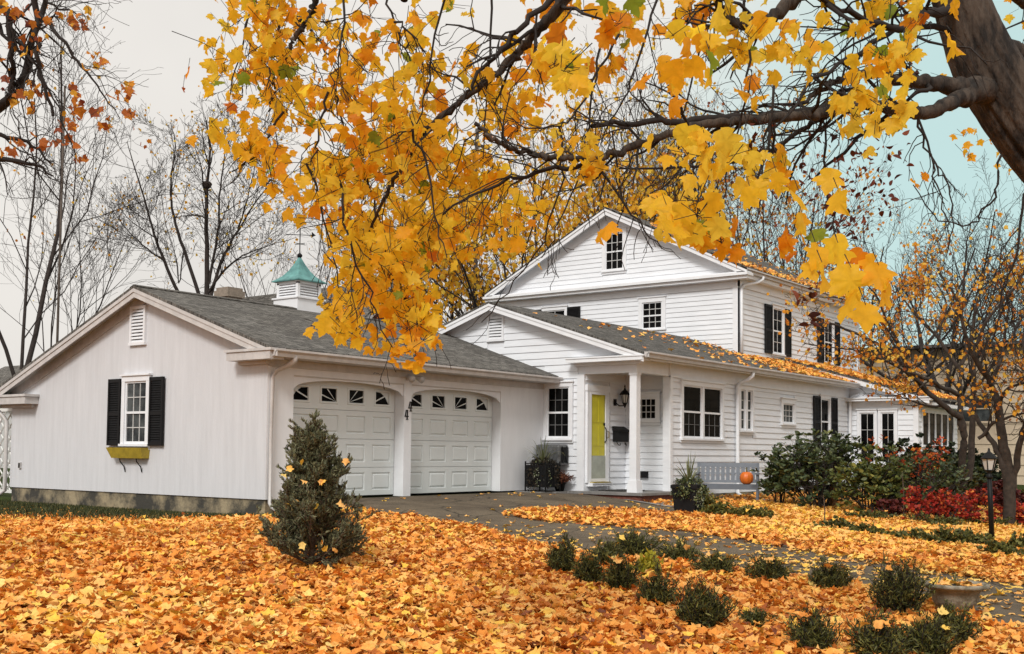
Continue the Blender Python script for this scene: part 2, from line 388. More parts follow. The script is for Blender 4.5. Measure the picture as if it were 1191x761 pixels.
# ---------------------------------------------------------------- garage
XG, YG = 12.59, 14.76; YGL = 22.97; XW = 20.70
gar = empty('garage', (XG, YG, 0), 'long low two bay garage with pale textured walls, arched white doors and green topped cupola', 'garage')
RY, RZ = 18.25, 3.90
def rzg(Y): return RZ-(RY-Y)*.3436 if Y < RY else RZ-(Y-RY)*.3712
T_ = .10
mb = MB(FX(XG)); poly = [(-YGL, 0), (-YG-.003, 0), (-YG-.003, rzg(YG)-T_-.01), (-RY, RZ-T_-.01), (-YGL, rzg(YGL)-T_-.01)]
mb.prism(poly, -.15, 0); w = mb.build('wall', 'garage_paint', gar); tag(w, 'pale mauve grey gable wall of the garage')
fr = FY(YG); mb = MB(fr); ZT = rzg(YG)-T_-.02
o1, o2 = (13.18, 16.0), (16.21, 19.08); HZ = 2.15
xe = XW-.004
mb.box((XG+.15, 0, 0), (o1[0], -.25, ZT)); mb.box((XG+.003, .0, 0), (XG+.15, -.003, ZT)); mb.box((o2[1], 0, 0), (xe, -.25, ZT)); mb.box((o1[0], 0, HZ), (o2[1], -.25, ZT))
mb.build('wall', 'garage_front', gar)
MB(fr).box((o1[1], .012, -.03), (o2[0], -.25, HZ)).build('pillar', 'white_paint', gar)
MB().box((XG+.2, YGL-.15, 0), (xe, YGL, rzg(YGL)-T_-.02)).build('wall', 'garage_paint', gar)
fdn = MB(); fdn.box((XG+.03, YG+.03, -.7), (XG+.3, YGL-.03, -.003)); fdn.box((XG+.3, YG+.03, -.7), (13.18, YG+.3, -.003)); fdn.box((XG+.3, YGL-.3, -.7), (xe, YGL-.03, -.003)); fdn.build('foundation', 'concrete', gar)
# spandrels with arch
for (a, b) in (o1, o2):
    mb = MB(fr); cx_, hw = (a+b)/2, (b-a)/2; n = 24; zs, za = 1.905, 2.105
    for i in range(n):
        t0, t1 = -1+2*i/n, -1+2*(i+1)/n
        z0 = zs+(za-zs)*math.sqrt(max(0, 1-abs(t0)**2.3)); z1 = zs+(za-zs)*math.sqrt(max(0, 1-abs(t1)**2.3))
        u0, u1 = cx_+hw*t0, cx_+hw*t1
        mb.hexa([(u0, -.06, z0), (u1, -.06, z1), (u1, -.02, z1), (u0, -.02, z0), (u0, -.06, HZ-.003), (u1, -.06, HZ-.003), (u1, -.02, HZ-.003), (u0, -.02, HZ-.003)])
    mb.build('arched_header', 'white_paint', gar)
    MB(fr).box((a+.002, -.062, HZ-.022), (b-.002, -.002, HZ-.002)).build('header_trim', 'gutter_paint', gar)
    # sectional door
    nd = -.235
    base = MB(fr); base.box((a+.004, nd-.05, .0), (b-.004, nd-.03, 2.14)); d = base.build('garage_door', 'door_paint', gar)
    sec = MB(fr); H = 2.12/4
    for r in range(4):
        z0, z1 = r*H+.004, (r+1)*H-.004
        # section face with recessed ring round each raised field
        W = (b-a-.02)/4
        for c in range(4):
            u0 = a+.01+c*W; u1 = u0+W
            if r < 3:
                m_, g = .10, .03; mz = .095
                rings = [(0, 0, 0), (m_, mz, 0), (m_+.012, mz+.012, -.022), (m_+.024, mz+.024, -.022), (m_+g+.02, mz+g+.02, -.001)]
            else:
                rings = [(0, 0, 0), (.12, .10, 0), (.13, .11, .016), (.16, .14, .016), (.165, .145, -.012)]
            vs = []
            for (du, dz, dn) in rings: vs += [(u0+du, nd+dn, z0+dz), (u1-du, nd+dn, z0+dz), (u1-du, nd+dn, z1-dz), (u0+du, nd+dn, z1-dz)]
            fs = [(4*k+i, 4*k+(i+1) % 4, 4*k+4+(i+1) % 4, 4*k+4+i) for k in range(len(rings)-1) for i in range(4)]
            if r < 3: k = 4*(len(rings)-1); fs.append((k, k+1, k+2, k+3))
            sec.add(vs, fs)
        sec.box((a+.01, nd-.03, z0), (b-.01, nd-.026, z1)); sec.add([(a+.01, nd, z1), (b-.01, nd, z1), (b-.01, nd-.03, z1), (a+.01, nd-.03, z1), (a+.01, nd, z0), (b-.01, nd, z0), (b-.01, nd-.03, z0), (a+.01, nd-.03, z0)], [(0, 1, 2, 3), (7, 6, 5, 4)])
    sec.build('door_panels', 'door_paint', d)
    W = (b-a-.02)/4; z0, z1 = 3*H+.15, 4*H-.15; cxd = (a+b)/2
    for c in range(4):
        u0 = a+.01+c*W+.165; u1 = u0+W-.33
        g = MB(fr)
        if c == 0: g.prism([(u0, z0), (u1, z0), (u1, z1), (u0+(u1-u0)*.6, z1-.01), (u0+(u1-u0)*.25, z0+(z1-z0)*.6)], nd-.016, nd-.010)
        elif c == 3: g.prism([(u0, z0), (u1, z0), (u1-(u1-u0)*.25, z0+(z1-z0)*.6), (u1-(u1-u0)*.6, z1-.01), (u0, z1)], nd-.016, nd-.010)
        else: g.prism([(u0, z0), (u1, z0), (u1, z1), (u0, z1)], nd-.016, nd-.010)
        g.build('pane', 'glass_dark', d)
        rb = MB(fr); rb.box((u0, nd-.03, z0), (u1, nd-.018, z1))
        inner = u1 if c < 2 else u0; outer = u0 if c < 2 else u1; sg = 1 if c < 2 else -1
        hub = (inner+sg*(.02 if c in (1, 2) else .15), z0-.01)
        for ang in ((18, 45) if c in (1, 2) else (22,)):
            dx, dz = -sg*cos(R_(ang)), sin(R_(ang)); L = min(abs((outer-hub[0])/dx), (z1-hub[1])/dz)
            st = 0.0 if c in (1, 2) else .15
            p, q = (hub[0]+dx*st, hub[1]+dz*st), (hub[0]+dx*L, hub[1]+dz*L); nx, nz = -dz*.013, dx*.013
            cl = lambda u, z: (min(max(u, u0), u1), min(max(z, z0), z1))
            pts = [cl(p[0]+nx, p[1]+nz), cl(p[0]-nx, p[1]-nz), cl(q[0]-nx, q[1]-nz), cl(q[0]+nx, q[1]+nz)]
            rb.prism(pts, nd-.011, nd-.001)
        rb.build('sunburst_muntins', 'door_paint', d)
# house numerals 44
def digit4(u, z, h):
    mb = MB(fr); w_ = h*.55; t = h*.11; n0, n1 = .013, .025
    mb.prism([(u+w_*.55, z), (u+w_*.8, z), (u+w_*.9, z+h), (u+w_*.65, z+h)], n0, n1)
    mb.prism([(u, z+h*.28), (u+w_*1.05, z+h*.28), (u+w_*1.05, z+h*.28+t), (u, z+h*.28+t)], n0+.001, n1+.002)
    mb.prism([(u, z+h*.28), (u+t*1.1, z+h*.28), (u+w_*.55, z+h), (u+w_*.34, z+h)], n0+.002, n1-.001)
    mb.prism([(u+w_*.38, z-.002), (u+w_*.98, z-.002), (u+w_*.98, z+t*.6), (u+w_*.38, z+t*.6)], n0+.002, n1+.001)
    o = mb.build('numeral', 'black_iron', gar); return o
digit4(16.115, 1.62, .19); digit4(16.01, 1.455, .19)
# gable window, vent, box
window(gar, FX(XG), -18.80, -18.12, .93, 2.12, cols=3, rows=2, shut=(-19.33, -18.93, -18.00, -17.58), glass='glass_curtain')
louvre_vent(gar, FX(XG), -18.66, -18.28, 2.86, 3.50, 10)
ub = MB(FX(XG)); ub.box((-22.60, 0, .40), (-22.51, .035, .53)); ub.build('outlet_cover', 'gutter_paint', gar); MB(FX(XG)).box((-22.585, .035, .415), (-22.525, .04, .515)).build('outlet_cover', 'dark_hole', gar)
# roof
XR0, XR1 = 12.29, XW-.005
mb = MB(); ye, yl = 14.36, 23.48
mb.slab((XR0, ye, rzg(ye)), (XR1, ye, rzg(ye)), (XR1, RY, RZ), (XR0, RY, RZ), .05); mb.slab((XR1, yl, rzg(yl)), (XR0, yl, rzg(yl)), (XR0, RY, RZ), (XR1, RY, RZ), .05)
for i in range(28):     # ridge caps
    x = XR0+.01+i*.3; mb.slab((x, RY-.13, RZ-.03+.012), (x+.29, RY-.13, RZ-.03+.012), (x+.29, RY, RZ+.022), (x, RY, RZ+.022), .015); mb.slab((x+.29, RY+.13, RZ-.036+.012), (x, RY+.13, RZ-.036+.012), (x, RY, RZ+.022), (x+.29, RY, RZ+.022), .015)
mb.build('roof', 'shingle', gar, uvplane=uvx)
mb = MB(FX(XR0+.02))       # rake boards: two stepped mouldings
def rake(mb, pts, n0, n1, t0, t1):
    for (a, za), (b, zb) in zip(pts[:-1], pts[1:]): mb.hexa([(a, n0, za-t1), (b, n0, zb-t1), (b, n1, zb-t1), (a, n1, za-t1), (a, n0, za-t0), (b, n0, zb-t0), (b, n1, zb-t0), (a, n1, za-t0)])
gp = [(-yl, rzg(yl)), (-RY, RZ), (-ye, rzg(ye))]
rake(mb, gp, -.02, .0, .052, .22); rake(mb, gp, .0, .018, .052, .12); rake(mb, gp, -.275, -.02, .075, .10)
rake(mb, [(-YGL, rzg(YGL)), (-RY, RZ), (-YG, rzg(YG))], -.282, -.255, .10, .30)
mb.build('rake_board', 'gutter_paint', gar)
mb = MB(FX(XR0+.02))
mb.box((-15.48, -.278, 2.36), (-ye+.003, .024, 2.497)); mb.box((-15.52, -.278, 2.50), (-ye+.05, .05, 2.545)); mb.box((-15.44, -.278, 2.30), (-14.70, -.2, 2.36))
mb.build('eave_return', 'gutter_paint', gar); mb = MB(FX(XR0+.02)); mb.box((-yl-.003, -.278, 1.75), (-21.93, .024, 1.897)); mb.box((-yl-.02, -.278, 1.90), (-21.89, .05, 1.95)); mb.box((-yl+.2, -.278, 1.68), (-22.05, -.2, 1.75))
mb.build('eave_return', 'gutter_paint', gar)
mb = MB(FY(YG)); mb.box((XG+.003, .001, 2.27), (xe, .03, 2.397)); mb.box((XG+.003, .001, 2.40), (xe, .378, 2.42)); mb.box((XG-.02, .38, 2.398), (xe, .40, 2.505)); mb.build('soffit', 'gutter_paint', gar)
gutter(gar, FY(YG), XR0+.05, xe, .402, rzg(ye)-.035)
downspout(gar, [(12.80, 14.32, 2.44), (12.80, 14.33, 2.36), (12.78, 14.45, 2.28), (12.70, 14.65, 2.20), (12.67, 14.72, 2.08), (12.655, 14.722, 1.0), (12.655, 14.722, -.06), (12.62, 14.62, -.12), (12.56, 14.45, -.15)], r=[.05, .055, .05, .045, .034, .030, .030, .035, .035])
downspout(gar, [(12.44, 23.35, 1.75), (12.44, 23.33, 1.66), (12.50, 23.15, 1.5), (12.52, 23.05, 1.4), (12.52, 23.04, .6), (12.52, 23.04, -.08), (12.46, 23.10, -.14), (12.3, 23.25, -.17)])
# cupola on the ridge
cx0, cy0, hw = 16.62, 18.50, .385
zb = 3.45; zt = 4.12
mb = MB(); mb.box((cx0-hw, cy0-hw, zb), (cx0+hw, cy0+hw, zt)); cu = mb.build('cupola', 'white_paint', gar)
h2 = hw-.045; z1 = 4.48
mb = MB(); mb.box((cx0-hw-.03, cy0-hw-.03, zt), (cx0+hw+.03, cy0+hw+.03, zt+.035))
for sx in (-1, 1):
    for sy in (-1, 1): mb.box((cx0+sx*h2, cy0+sy*h2, zt+.035), (cx0+sx*(h2-.07), cy0+sy*(h2-.07), z1))
for k in range(5):
    z = zt+.045+k*.056; e = .010
    mb.add([(cx0-h2+.03, cy0-h2+.005, z), (cx0+h2-.03, cy0-h2+.005, z), (cx0+h2-.03, cy0-h2+.05, z+.05), (cx0-h2+.03, cy0-h2+.05, z+.05), (cx0-h2+.03, cy0-h2+.005, z+e), (cx0+h2-.03, cy0-h2+.005, z+e), (cx0+h2-.03, cy0-h2+.05, z+.05+e), (cx0-h2+.03, cy0-h2+.05, z+.05+e)], [(0, 1, 5, 4), (4, 5, 6, 7), (0, 3, 2, 1)])
    mb.add([(cx0-h2+.005, cy0-h2+.03, z), (cx0-h2+.005, cy0+h2-.03, z), (cx0-h2+.05, cy0+h2-.03, z+.05), (cx0-h2+.05, cy0-h2+.03, z+.05), (cx0-h2+.005, cy0-h2+.03, z+e), (cx0-h2+.005, cy0+h2-.03, z+e), (cx0-h2+.05, cy0+h2-.03, z+.05+e), (cx0-h2+.05, cy0-h2+.03, z+.05+e)], [(0, 1, 5, 4), (4, 5, 6, 7), (0, 3, 2, 1)])
mb.box((cx0-h2, cy0-h2, z1-.03), (cx0+h2, cy0+h2, z1+.03)); mb.build('louvres', 'white_paint', cu)
MB().box((cx0-h2+.06, cy0-h2+.06, zt+.03), (cx0+h2-.06, cy0+h2-.06, z1-.02)).build('backing', 'dark_hole', cu)
mb = MB(); prof = [(.70, 0), (.70, .03), (.58, .09), (.42, .20), (.27, .36), (.15, .54), (.05, .72), (.02, .78)]
mb.lathe((cx0, cy0, z1+.03), [(r*.85, z*.76) for r, z in prof], 4, pi/4); mb.build('cupola_roof', 'copper', cu)
mb = MB(); mb.tube([(cx0, cy0, z1+.58), (cx0, cy0, z1+1.25)], .012, 6); mb.lathe((cx0, cy0, z1+.64), [(.01, -.06), (.05, -.03), (.06, 0), (.05, .03), (.01, .06)], 10)
mb.tube([(cx0-.16, cy0, z1+.90), (cx0+.16, cy0, z1+.90)], .008, 5); mb.tube([(cx0, cy0-.16, z1+.90), (cx0, cy0+.16, z1+.90)], .008, 5)
mb.tube([(cx0-.22, cy0+.22, z1+1.10), (cx0+.24, cy0-.24, z1+1.10)], .009, 5); mb.prism([(cx0+.24, z1+1.10), (cx0+.13, z1+1.16), (cx0+.13, z1+1.04)], cy0-.24, cy0-.23); mb.build('weathervane', 'black_iron', cu)
# chimney behind the ridge
mb = MB(); c0 = hit(267, 340, 1, 19.6); x_, y_ = c0[0], 19.6
mb.box((x_-.19, y_-.19, 3.1), (x_+.19, y_+.19, 4.15)); mb.box((x_-.235, y_-.235, 4.15), (x_+.235, y_+.235, 4.29)); mb.box((x_-.2, y_-.2, 4.29), (x_+.2, y_+.2, 4.36)); mb.build('chimney', 'stone_chimney', gar)

# yellow flower box under the gable window, with two iron brackets
fb = empty('window_box', (XG-.1, 18.5, .68), 'empty yellow wooden flower box under the shuttered garage window', 'window box')
mb = MB(FX(XG)); a, b = -19.14, -18.02
mb.hexa([(a+.1, .004, .66), (b-.03, .004, .66), (b-.03, .15, .66), (a+.1, .15, .66), (a, .004, .86), (b, .004, .86), (b, .21, .86), (a, .21, .86)]); mb.build('box_body', 'box_yellow', fb)
MB(FX(XG)).box((a+.03, .03, .861), (b-.03, .185, .868)).build('soil', 'soil', fb)
for u in (-18.78, -18.25): MB(FX(XG)).tube([(u, .14, .655), (u, .13, .60), (u, .04, .50), (u, .012, .40)], .011, 6).build('bracket', 'black_iron', fb)
# twin floodlight over the pillar
fl = empty('floodlight', (16.1, YG, 2.3), 'grey twin lamp floodlight fixed above the pillar between the garage doors', 'floodlight')
mb = MB(FY(YG)); mb.lathe((16.1, .02, 2.27), [(.001, -.06), (.055, -.05), (.06, 0), (.055, .05), (.001, .06)], 12); mb.build('mount', 'gutter_paint', fl, smooth=True)
for sx in (-1, 1):
    m2 = MB(FY(YG)); c = (16.1+sx*.04, .06, 2.27)
    m2.tube([c, (c[0]+sx*.05, .11, 2.28), (c[0]+sx*.08, .15, 2.27), (c[0]+sx*.10, .22, 2.24), (c[0]+sx*.105, .26, 2.225)], [.018, .022, .045, .065, .068], 12); m2.build('lamp_head', 'gutter_paint', fl, smooth=True)

# ---------------------------------------------------------------- house
hs = empty('house', (XW, 12.33, 0), 'white clapboard house with black shutters, yellow front door and tall gabled rear block', 'house')
YF, XE = 12.33, 33.30
PY, PX = 13.65, 22.40
RWY, RWZ, SW = 16.15, 4.36, .330
def rzw(Y): return RWZ-abs(Y-RWY)*SW
# wing gable wall (facing the street corner), above the porch and left of it
fr = FX(XW); zc = lambda Y: rzw(Y)-.11
vent_w = (-16.36, -15.98, 3.50, 3.98)
def ru(z):
    h = (RWZ-.11-z)/SW; return (max(-19.9, -RWY-h), min(-YF, -RWY+h))
mb = MB(fr); mb.prism([(-19.9, -.7), (-PY, -.7), (-PY, 2.60), (-YF-.003, 2.60), (-YF-.003, zc(YF)), (-RWY, zc(RWY)), (-19.9, zc(19.9))], -.15, -.002); mb.build('wall', 'clap_paint', hs)
mb = MB(fr); ow = [opening(-14.70, -14.05, 1.16, 2.32), (vent_w[0]-.055, vent_w[1]+.055, vent_w[2]-.055, vent_w[3]+.055)]
clap(mb, -.02, 2.82, lambda z: (-14.755, -13.84), .155, ow); clap(mb, 2.82, zc(RWY), ru, .165, ow); mb.build('siding', 'clap_paint', hs)
window(hs, fr, -14.66, -14.05, 1.16, 2.32, cols=3, rows=2, casing=.095, mun=.012, wide_sill=False, mm='muntin_dim'); louvre_vent(hs, fr, *vent_w, 7)
# front wall of the wing
fr = FY(YF); mb = MB(fr); mb.box((22.10, -.15, -.7), (XE, -.002, 2.86)); mb.build('wall', 'clap_paint', hs)
W1 = (22.70, 24.64, 1.20, 2.42); W2 = (25.68, 26.34, 1.44, 2.46); W3 = (28.26, 28.98, 1.68, 2.22); W4 = (30.92, 31.56, 1.14, 2.46)
mb = MB(fr); clap(mb, -.10, 2.62, lambda z: (22.225, XE-.14), .148, [opening(*W1), opening(*W2), opening(*W3), opening(*W4)]); mb.build('siding', 'clap_paint', hs)
MB(fr).box((22.10, -.002, -.7), (XE, .02, -.103)).build('foundation', 'concrete', hs)
window(hs, fr, *W1, cols=3, rows=2, panes=2, mull=.10, mun=.010, low=True, mm='muntin_dim'); window(hs, fr, *W2, cols=1, rows=2, panes=2, mull=.12, glass='glass_curtain'); window(hs, fr, *W3, cols=3, rows=3, double=False, glass='glass_curtain', casing=.12); window(hs, fr, *W4, cols=1, rows=1, shut=(30.36, 30.84, 31.64, 32.14))
mb = MB(fr); mb.box((22.10, 0, -.05), (22.22, .045, 2.60)); mb.box((XE-.14, 0, -.1), (XE+.02, .04, 2.62)); mb.box((PX-.3+.0, .0, 2.60), (XE, .035, 2.865)); mb.box((22.10, .0, 2.56), (XE, .05, 2.60))
mb.build('corner_board', 'white_paint', hs)
mb = MB(FX(XW)); mb.box((-13.84, 0, 0), (-PY, .045, 2.58)); mb.build('corner_board', 'white_paint', hs)
# porch
mb = MB(); mb.box((XW, YF, 2.60), (22.10, YF+.16, 2.865)); mb.box((XW, YF+.16, 2.602), (XW+.16, PY, 2.865)); mb.box((XW-.012, YF-.015, 2.585), (22.10, YF+.17, 2.60)); mb.box((XW-.012, YF+.17, 2.585), (XW+.17, PY+.1, 2.60)); mb.build('porch_beam', 'white_paint', hs)
MB().box((XW+.16, YF+.16, 2.66), (PX, PY, 2.69)).build('porch_ceiling', 'white_paint', hs)
mb = MB(); cxx, cyy = XW+.10, YF+.10
mb.box((cxx-.085, cyy-.085, .26), (cxx+.085, cyy+.085, 2.53)); mb.box((cxx-.10, cyy-.10, 2.53), (cxx+.10, cyy+.10, 2.585))
mb.hexa([(cxx-.125, cyy-.125, .0), (cxx+.125, cyy-.125, .0), (cxx+.125, cyy+.125, .0), (cxx-.125, cyy+.125, .0)]+[(cxx+a*.105, cyy+b*.105, .26) for a, b in ((-1, -1), (1, -1), (1, 1), (-1, 1))]); mb.build('porch_column', 'white_paint', hs)
frb = FY(PY); mb = MB(frb); mb.box((XW, -.15, -.05), (PX+.15, -.002, 2.7)); mb.build('wall', 'clap_paint', hs)
mb = MB(frb); clap(mb, .0, 2.60, lambda z: (XW+.03, PX-.01), .148, [(20.70, 21.70, 0, 2.40)]); mb.build('siding', 'clap_paint', hs)
frc = FX(PX); MB(frc).box((-PY, -.15, -.05), (-YF-.14, -.002, 2.68)).build('wall', 'clap_paint', hs)
mb = MB(frc); clap(mb, .0, 2.60, lambda z: (-PY+.02, -YF-.13), .148, [opening(-13.36, -12.80, 1.60, 2.12)]); mb.build('siding', 'clap_paint', hs)
window(hs, frc, -13.36, -12.80, 1.60, 2.12, cols=4, rows=3, double=False, casing=.10)
# front door, yellow behind a white glazed storm door
mb = MB(frb); a, b = 20.82, 21.52
mb.box((a-.10, .0, .18), (a, .055, 2.32)); mb.box((b, .0, .18), (b+.10, .055, 2.32)); mb.box((a-.12, .0, 2.22), (b+.12, .065, 2.36)); mb.box((a-.05, .0, .10), (b+.10, .16, .18))
dr = mb.build('front_door', 'white_paint', hs)
mb = MB(frb); mb.box((a, .004, .2), (b, .022, 2.22))
for (z0, z1) in ((.34, .92), (1.0, 1.45), (1.53, 2.12)):
    for (u0, u1) in ((a+.08, a+.32), (a+.38, b-.08)): mb.box((u0, .022, z0), (u1, .030, z1))
mb.build('door_leaf', 'yellow_paint', dr)
mb = MB(frb); mb.box((a, .036, .18), (a+.06, .058, 2.22)); mb.box((b-.06, .036, .18), (b, .058, 2.22)); mb.box((a+.06, .036, 2.15), (b-.06, .058, 2.22)); mb.box((a+.06, .036, .2), (b-.06, .058, .27)); mb.build('storm_door_frame', 'white_paint', dr)
MB(frb).box((a-.04, .0, .14), (b+.06, .17, .145)).build('sill', 'dark_hole', dr)
MB(frb).box((a+.06, .05, .24), (b-.06, .056, .78)).build('glass_reflection', 'storm_glass_reflection', dr)  # lower storm door glass, its reflection painted in as flat greenish grey
mb = MB(frb); mb.box((a, .017, .18), (b, .170, .195)); mb.build('threshold', 'box_yellow', dr)
mb = MB(frb); mb.tube([(b-.09, .06, 1.42), (b-.09, .09, 1.38), (b-.09, .09, 1.12), (b-.09, .06, 1.08)], .014, 7); mb.box((b-.115, .034, 1.46), (b-.07, .05, 1.52)); mb.build('handle', 'black_iron', dr)
MB(frb).tube([(b+.015, .06, 1.18), (b+.015, .10, 1.2), (b+.015, .10, 1.32), (b+.015, .06, 1.34)], .012, 7).build('handle', 'chrome', dr)
# porch floor: slab over brick
mb = MB(); mb.box((20.42, 12.02, -.055), (22.35, PY-.03, 0)); mb.box((20.42, PY-.03, -.055), (XW-.05, 13.92, 0)); mb.build('porch_floor', 'flagstone', hs)
mb = MB(); mb.box((20.47, 12.07, -.6), (22.33, 12.33, -.055)); mb.box((20.47, 12.33, -.6), (20.7, 13.9, -.055)); mb.build('porch_step', 'brick_red', hs)
# wing roof (two slopes), trims
mb = MB(); ex0, ex1, ey, ey2 = 20.36, 33.55, 11.98, 20.3
mb.slab((ex0, ey, rzw(ey)), (ex1, ey, rzw(ey)), (ex1, RWY, RWZ), (ex0, RWY, RWZ), .05); mb.slab((29.9, ey2, rzw(ey2)), (ex0, ey2, rzw(ey2)), (ex0, RWY, RWZ), (29.9, RWY, RWZ), .05)
mb.build('roof', 'shingle_dark', hs, uvplane=uvx)
mb = MB(FX(ex0+.02)); gp = [(-ey2, rzw(ey2)), (-RWY, RWZ), (-ey, rzw(ey))]
rake(mb, gp, -.02, 0, .052, .21); rake(mb, gp, 0, .018, .052, .11); rake(mb, gp, -.32, -.02, .075, .10); rake(mb, [(-19.9, rzw(19.9)), (-RWY, RWZ), (-YF, rzw(YF))], -.318, -.29, .10, .27); mb.build('rake_board', 'white_paint', hs)
mb = MB(FX(ex0+.02)); mb.box((-13.95, -.32, 2.82), (-ey-.02, .022, 2.897)); mb.box((-13.98, -.32, 2.90), (-ey+.03, .04, 2.93)); mb.box((-13.90, -.33, 2.76), (-ey-.2, -.24, 2.82)); mb.build('eave_return', 'white_paint', hs)
mb = MB(FY(YF)); mb.box((XW, .0, 2.865), (XE, .34, 2.885)); mb.box((ex0+.3, .341, 2.83), (ex1, .355, 2.93)); mb.build('soffit', 'white_paint', hs)
gutter(hs, FY(YF), ex0+.04, ex1-.02, .358, rzw(ey)+.01)
for xx, dd in ((25.42, 0), (33.1, -.05)):
    downspout(hs, [(xx+.22, 11.94, 2.86), (xx+.22, 11.95, 2.78), (xx+.16, 12.03, 2.70), (xx+.04, 12.2, 2.60), (xx, 12.24, 2.52), (xx, 12.25, 1.2), (xx, 12.25, -.1), (xx, 12.16, -.18)], 'white_paint', .05)
# rear two storey block
X2, Y2, X2e, Y2e = 29.93, 14.39, 39.75, 23.2
RBY, RBZ, SB = 18.78, 8.60, .493
def rzb(Y): return RBZ-abs(Y-RBY)*SB
fr = FX(X2); mb = MB(fr); mb.prism([(-Y2e, -.5), (-Y2-.003, -.5), (-Y2-.003, rzb(Y2)-.15), (-RBY, RBZ-.15), (-Y2e, rzb(Y2e)-.15)], -.2, -.002); mb.build('wall', 'clap_paint', hs)
A1 = (-18.98, -18.32, 6.62, 7.80); A2 = (-17.62, -16.92, 4.66, 5.50); A3 = (-21.35, -20.52, 4.10, 5.50)
def rb(z):
    h = (RBZ-.12-z)/SB; return (-RBY-h, -RBY+h)
mb = MB(fr); clap(mb, 2.6, 5.72, lambda z: (-Y2e+.2, -Y2-.17), .15, [opening(*A2, c=.12), opening(*A3)]); clap(mb, 6.16, RBZ-.15, rb, .15, [opening(*A1, c=.12)]); mb.build('siding', 'clap_paint', hs)
window(hs, fr, *A1, cols=3, rows=2, casing=.12, mun=.02); window(hs, fr, *A2, cols=3, rows=2, casing=.13, mun=.02, double=True); window(hs, fr, *A3, cols=2, rows=1, shut=(-21.92, -21.44, -20.42, -19.92))
mb = MB(fr); mb.box((-Y2e, 0, 2.5), (-Y2e+.2, .04, 5.72)); mb.box((-Y2-.17, 0, 2.5), (-Y2+.04, .04, 5.72)); mb.build('corner_board', 'white_paint', hs)
mb = MB(fr); mb.box((-Y2e-.05, 0, 5.72), (-Y2+.05, .05, 5.93)); mb.box((-23.62, 0, 5.93), (-13.96, .34, 6.02)); mb.box((-23.66, 0, 6.02), (-13.92, .42, 6.10)); mb.box((-23.60, 0, 6.10), (-13.98, .36, 6.135)); mb.build('cornice', 'white_paint', hs)
fr = FY(Y2); mb = MB(fr); mb.box((X2+.2, -.2, -.5), (X2e, -.002, 6.1)); mb.box((X2+.003, -.003, 2.6), (X2+.2, -.002, 6.1)); mb.build('wall', 'clap_paint', hs)
MB().box((X2e-.2, Y2, -.5), (X2e, Y2e, 6.1)).build('wall', 'clap_paint', hs)
B1 = (32.27, 33.02, 3.97, 5.38); B2 = (36.44, 37.22, 3.97, 5.38)
mb = MB(fr); clap(mb, 3.60, 5.74, lambda z: (X2+.16, X2e-.16), .15, [opening(*B1, c=.09), opening(*B2, c=.09)]); mb.build('siding', 'clap_paint', hs)
window(hs, fr, *B1, cols=2, rows=2, casing=.09, shut=(31.66, 32.18, 33.12, 33.60)); window(hs, fr, *B2, cols=2, rows=2, casing=.09, shut=(35.82, 36.34, 37.32, 37.80))
mb = MB(fr); mb.box((X2-.04, 0, 3.4), (X2+.16, .04, 5.74)); mb.box((X2e-.16, 0, 3.4), (X2e+.02, .04, 5.74)); mb.box((X2-.05, 0, 5.74), (X2e+.02, .05, 5.98)); mb.box((X2-.3, 0, 5.98), (X2e+.1, .30, 6.02)); mb.box((X2-.3, .28, 6.02), (X2e+.1, .31, 6.14)); mb.build('cornice', 'white_paint', hs)
mb = MB(); bx0, bx1, be, be2 = 29.55, 40.0, 13.96, 23.60
mb.slab((bx0, be, rzb(be)), (bx1, be, rzb(be)), (bx1, RBY, RBZ), (bx0, RBY, RBZ), .06); mb.slab((bx1, be2, rzb(be2)), (bx0, be2, rzb(be2)), (bx0, RBY, RBZ), (bx1, RBY, RBZ), .06); mb.build('roof', 'shingle_dark', hs, uvplane=uvx)
mb = MB(FX(bx0+.02)); gp = [(-be2, rzb(be2)), (-RBY, RBZ), (-be, rzb(be))]
rake(mb, gp, -.03, .0, .062, .26); rake(mb, gp, .0, .03, .062, .13); rake(mb, gp, -.35, -.03, .09, .13); rake(mb, [(-Y2e, rzb(Y2e)), (-RBY, RBZ), (-Y2, rzb(Y2))], -.375, -.33, .13, .42); mb.build('rake_board', 'white_paint', hs)
gutter(hs, FY(Y2), bx0+.04, bx1, .32, rzb(be)+.0)
downspout(hs, [(30.75, 13.98, 6.12), (30.75, 14.0, 6.02), (30.6, 14.1, 5.93), (30.1, 14.3, 5.80), (29.98, 14.31, 5.70), (29.97, 14.31, 4.6), (29.97, 14.31, 3.75)], 'white_paint', .045)
# sunroom on the far right
XS, YS, XSe = 33.22, 10.27, 37.2
def rzs(Y): return 2.56+(Y-9.86)*.286
fr = FX(XS); mb = MB(fr); mb.prism([(-13.0, -.7), (-YS-.003, -.7), (-YS-.003, rzs(YS)-.1), (-13.0, rzs(13.0)-.1)], -.15, -.002); mb.build('wall', 'clap_paint', hs)
S1 = (-11.98, -11.53, .6, 2.12); S2 = (-11.34, -10.93, .6, 2.12)
mb = MB(fr); clap(mb, -.1, 2.36, lambda z: (-12.3, -YS-.12), .15, [opening(*S1), opening(*S2)]); mb.build('siding', 'clap_paint', hs)
window(hs, fr, *S1, cols=2, rows=3, double=False, casing=.08, mun=.012); window(hs, fr, *S2, cols=2, rows=3, double=False, casing=.08, mun=.012)
mb = MB(fr); mb.box((-YS-.12, 0, -.1), (-YS+.03, .04, 2.3)); mb.box((-12.34, 0, 2.24), (-YS+.03, .045, 2.46)); mb.box((-12.34, 0, 2.46), (-9.80, .34, 2.53)); mb.box((-12.34, 0, 2.53), (-9.76, .38, 2.565)); mb.build('cornice', 'white_paint', hs)
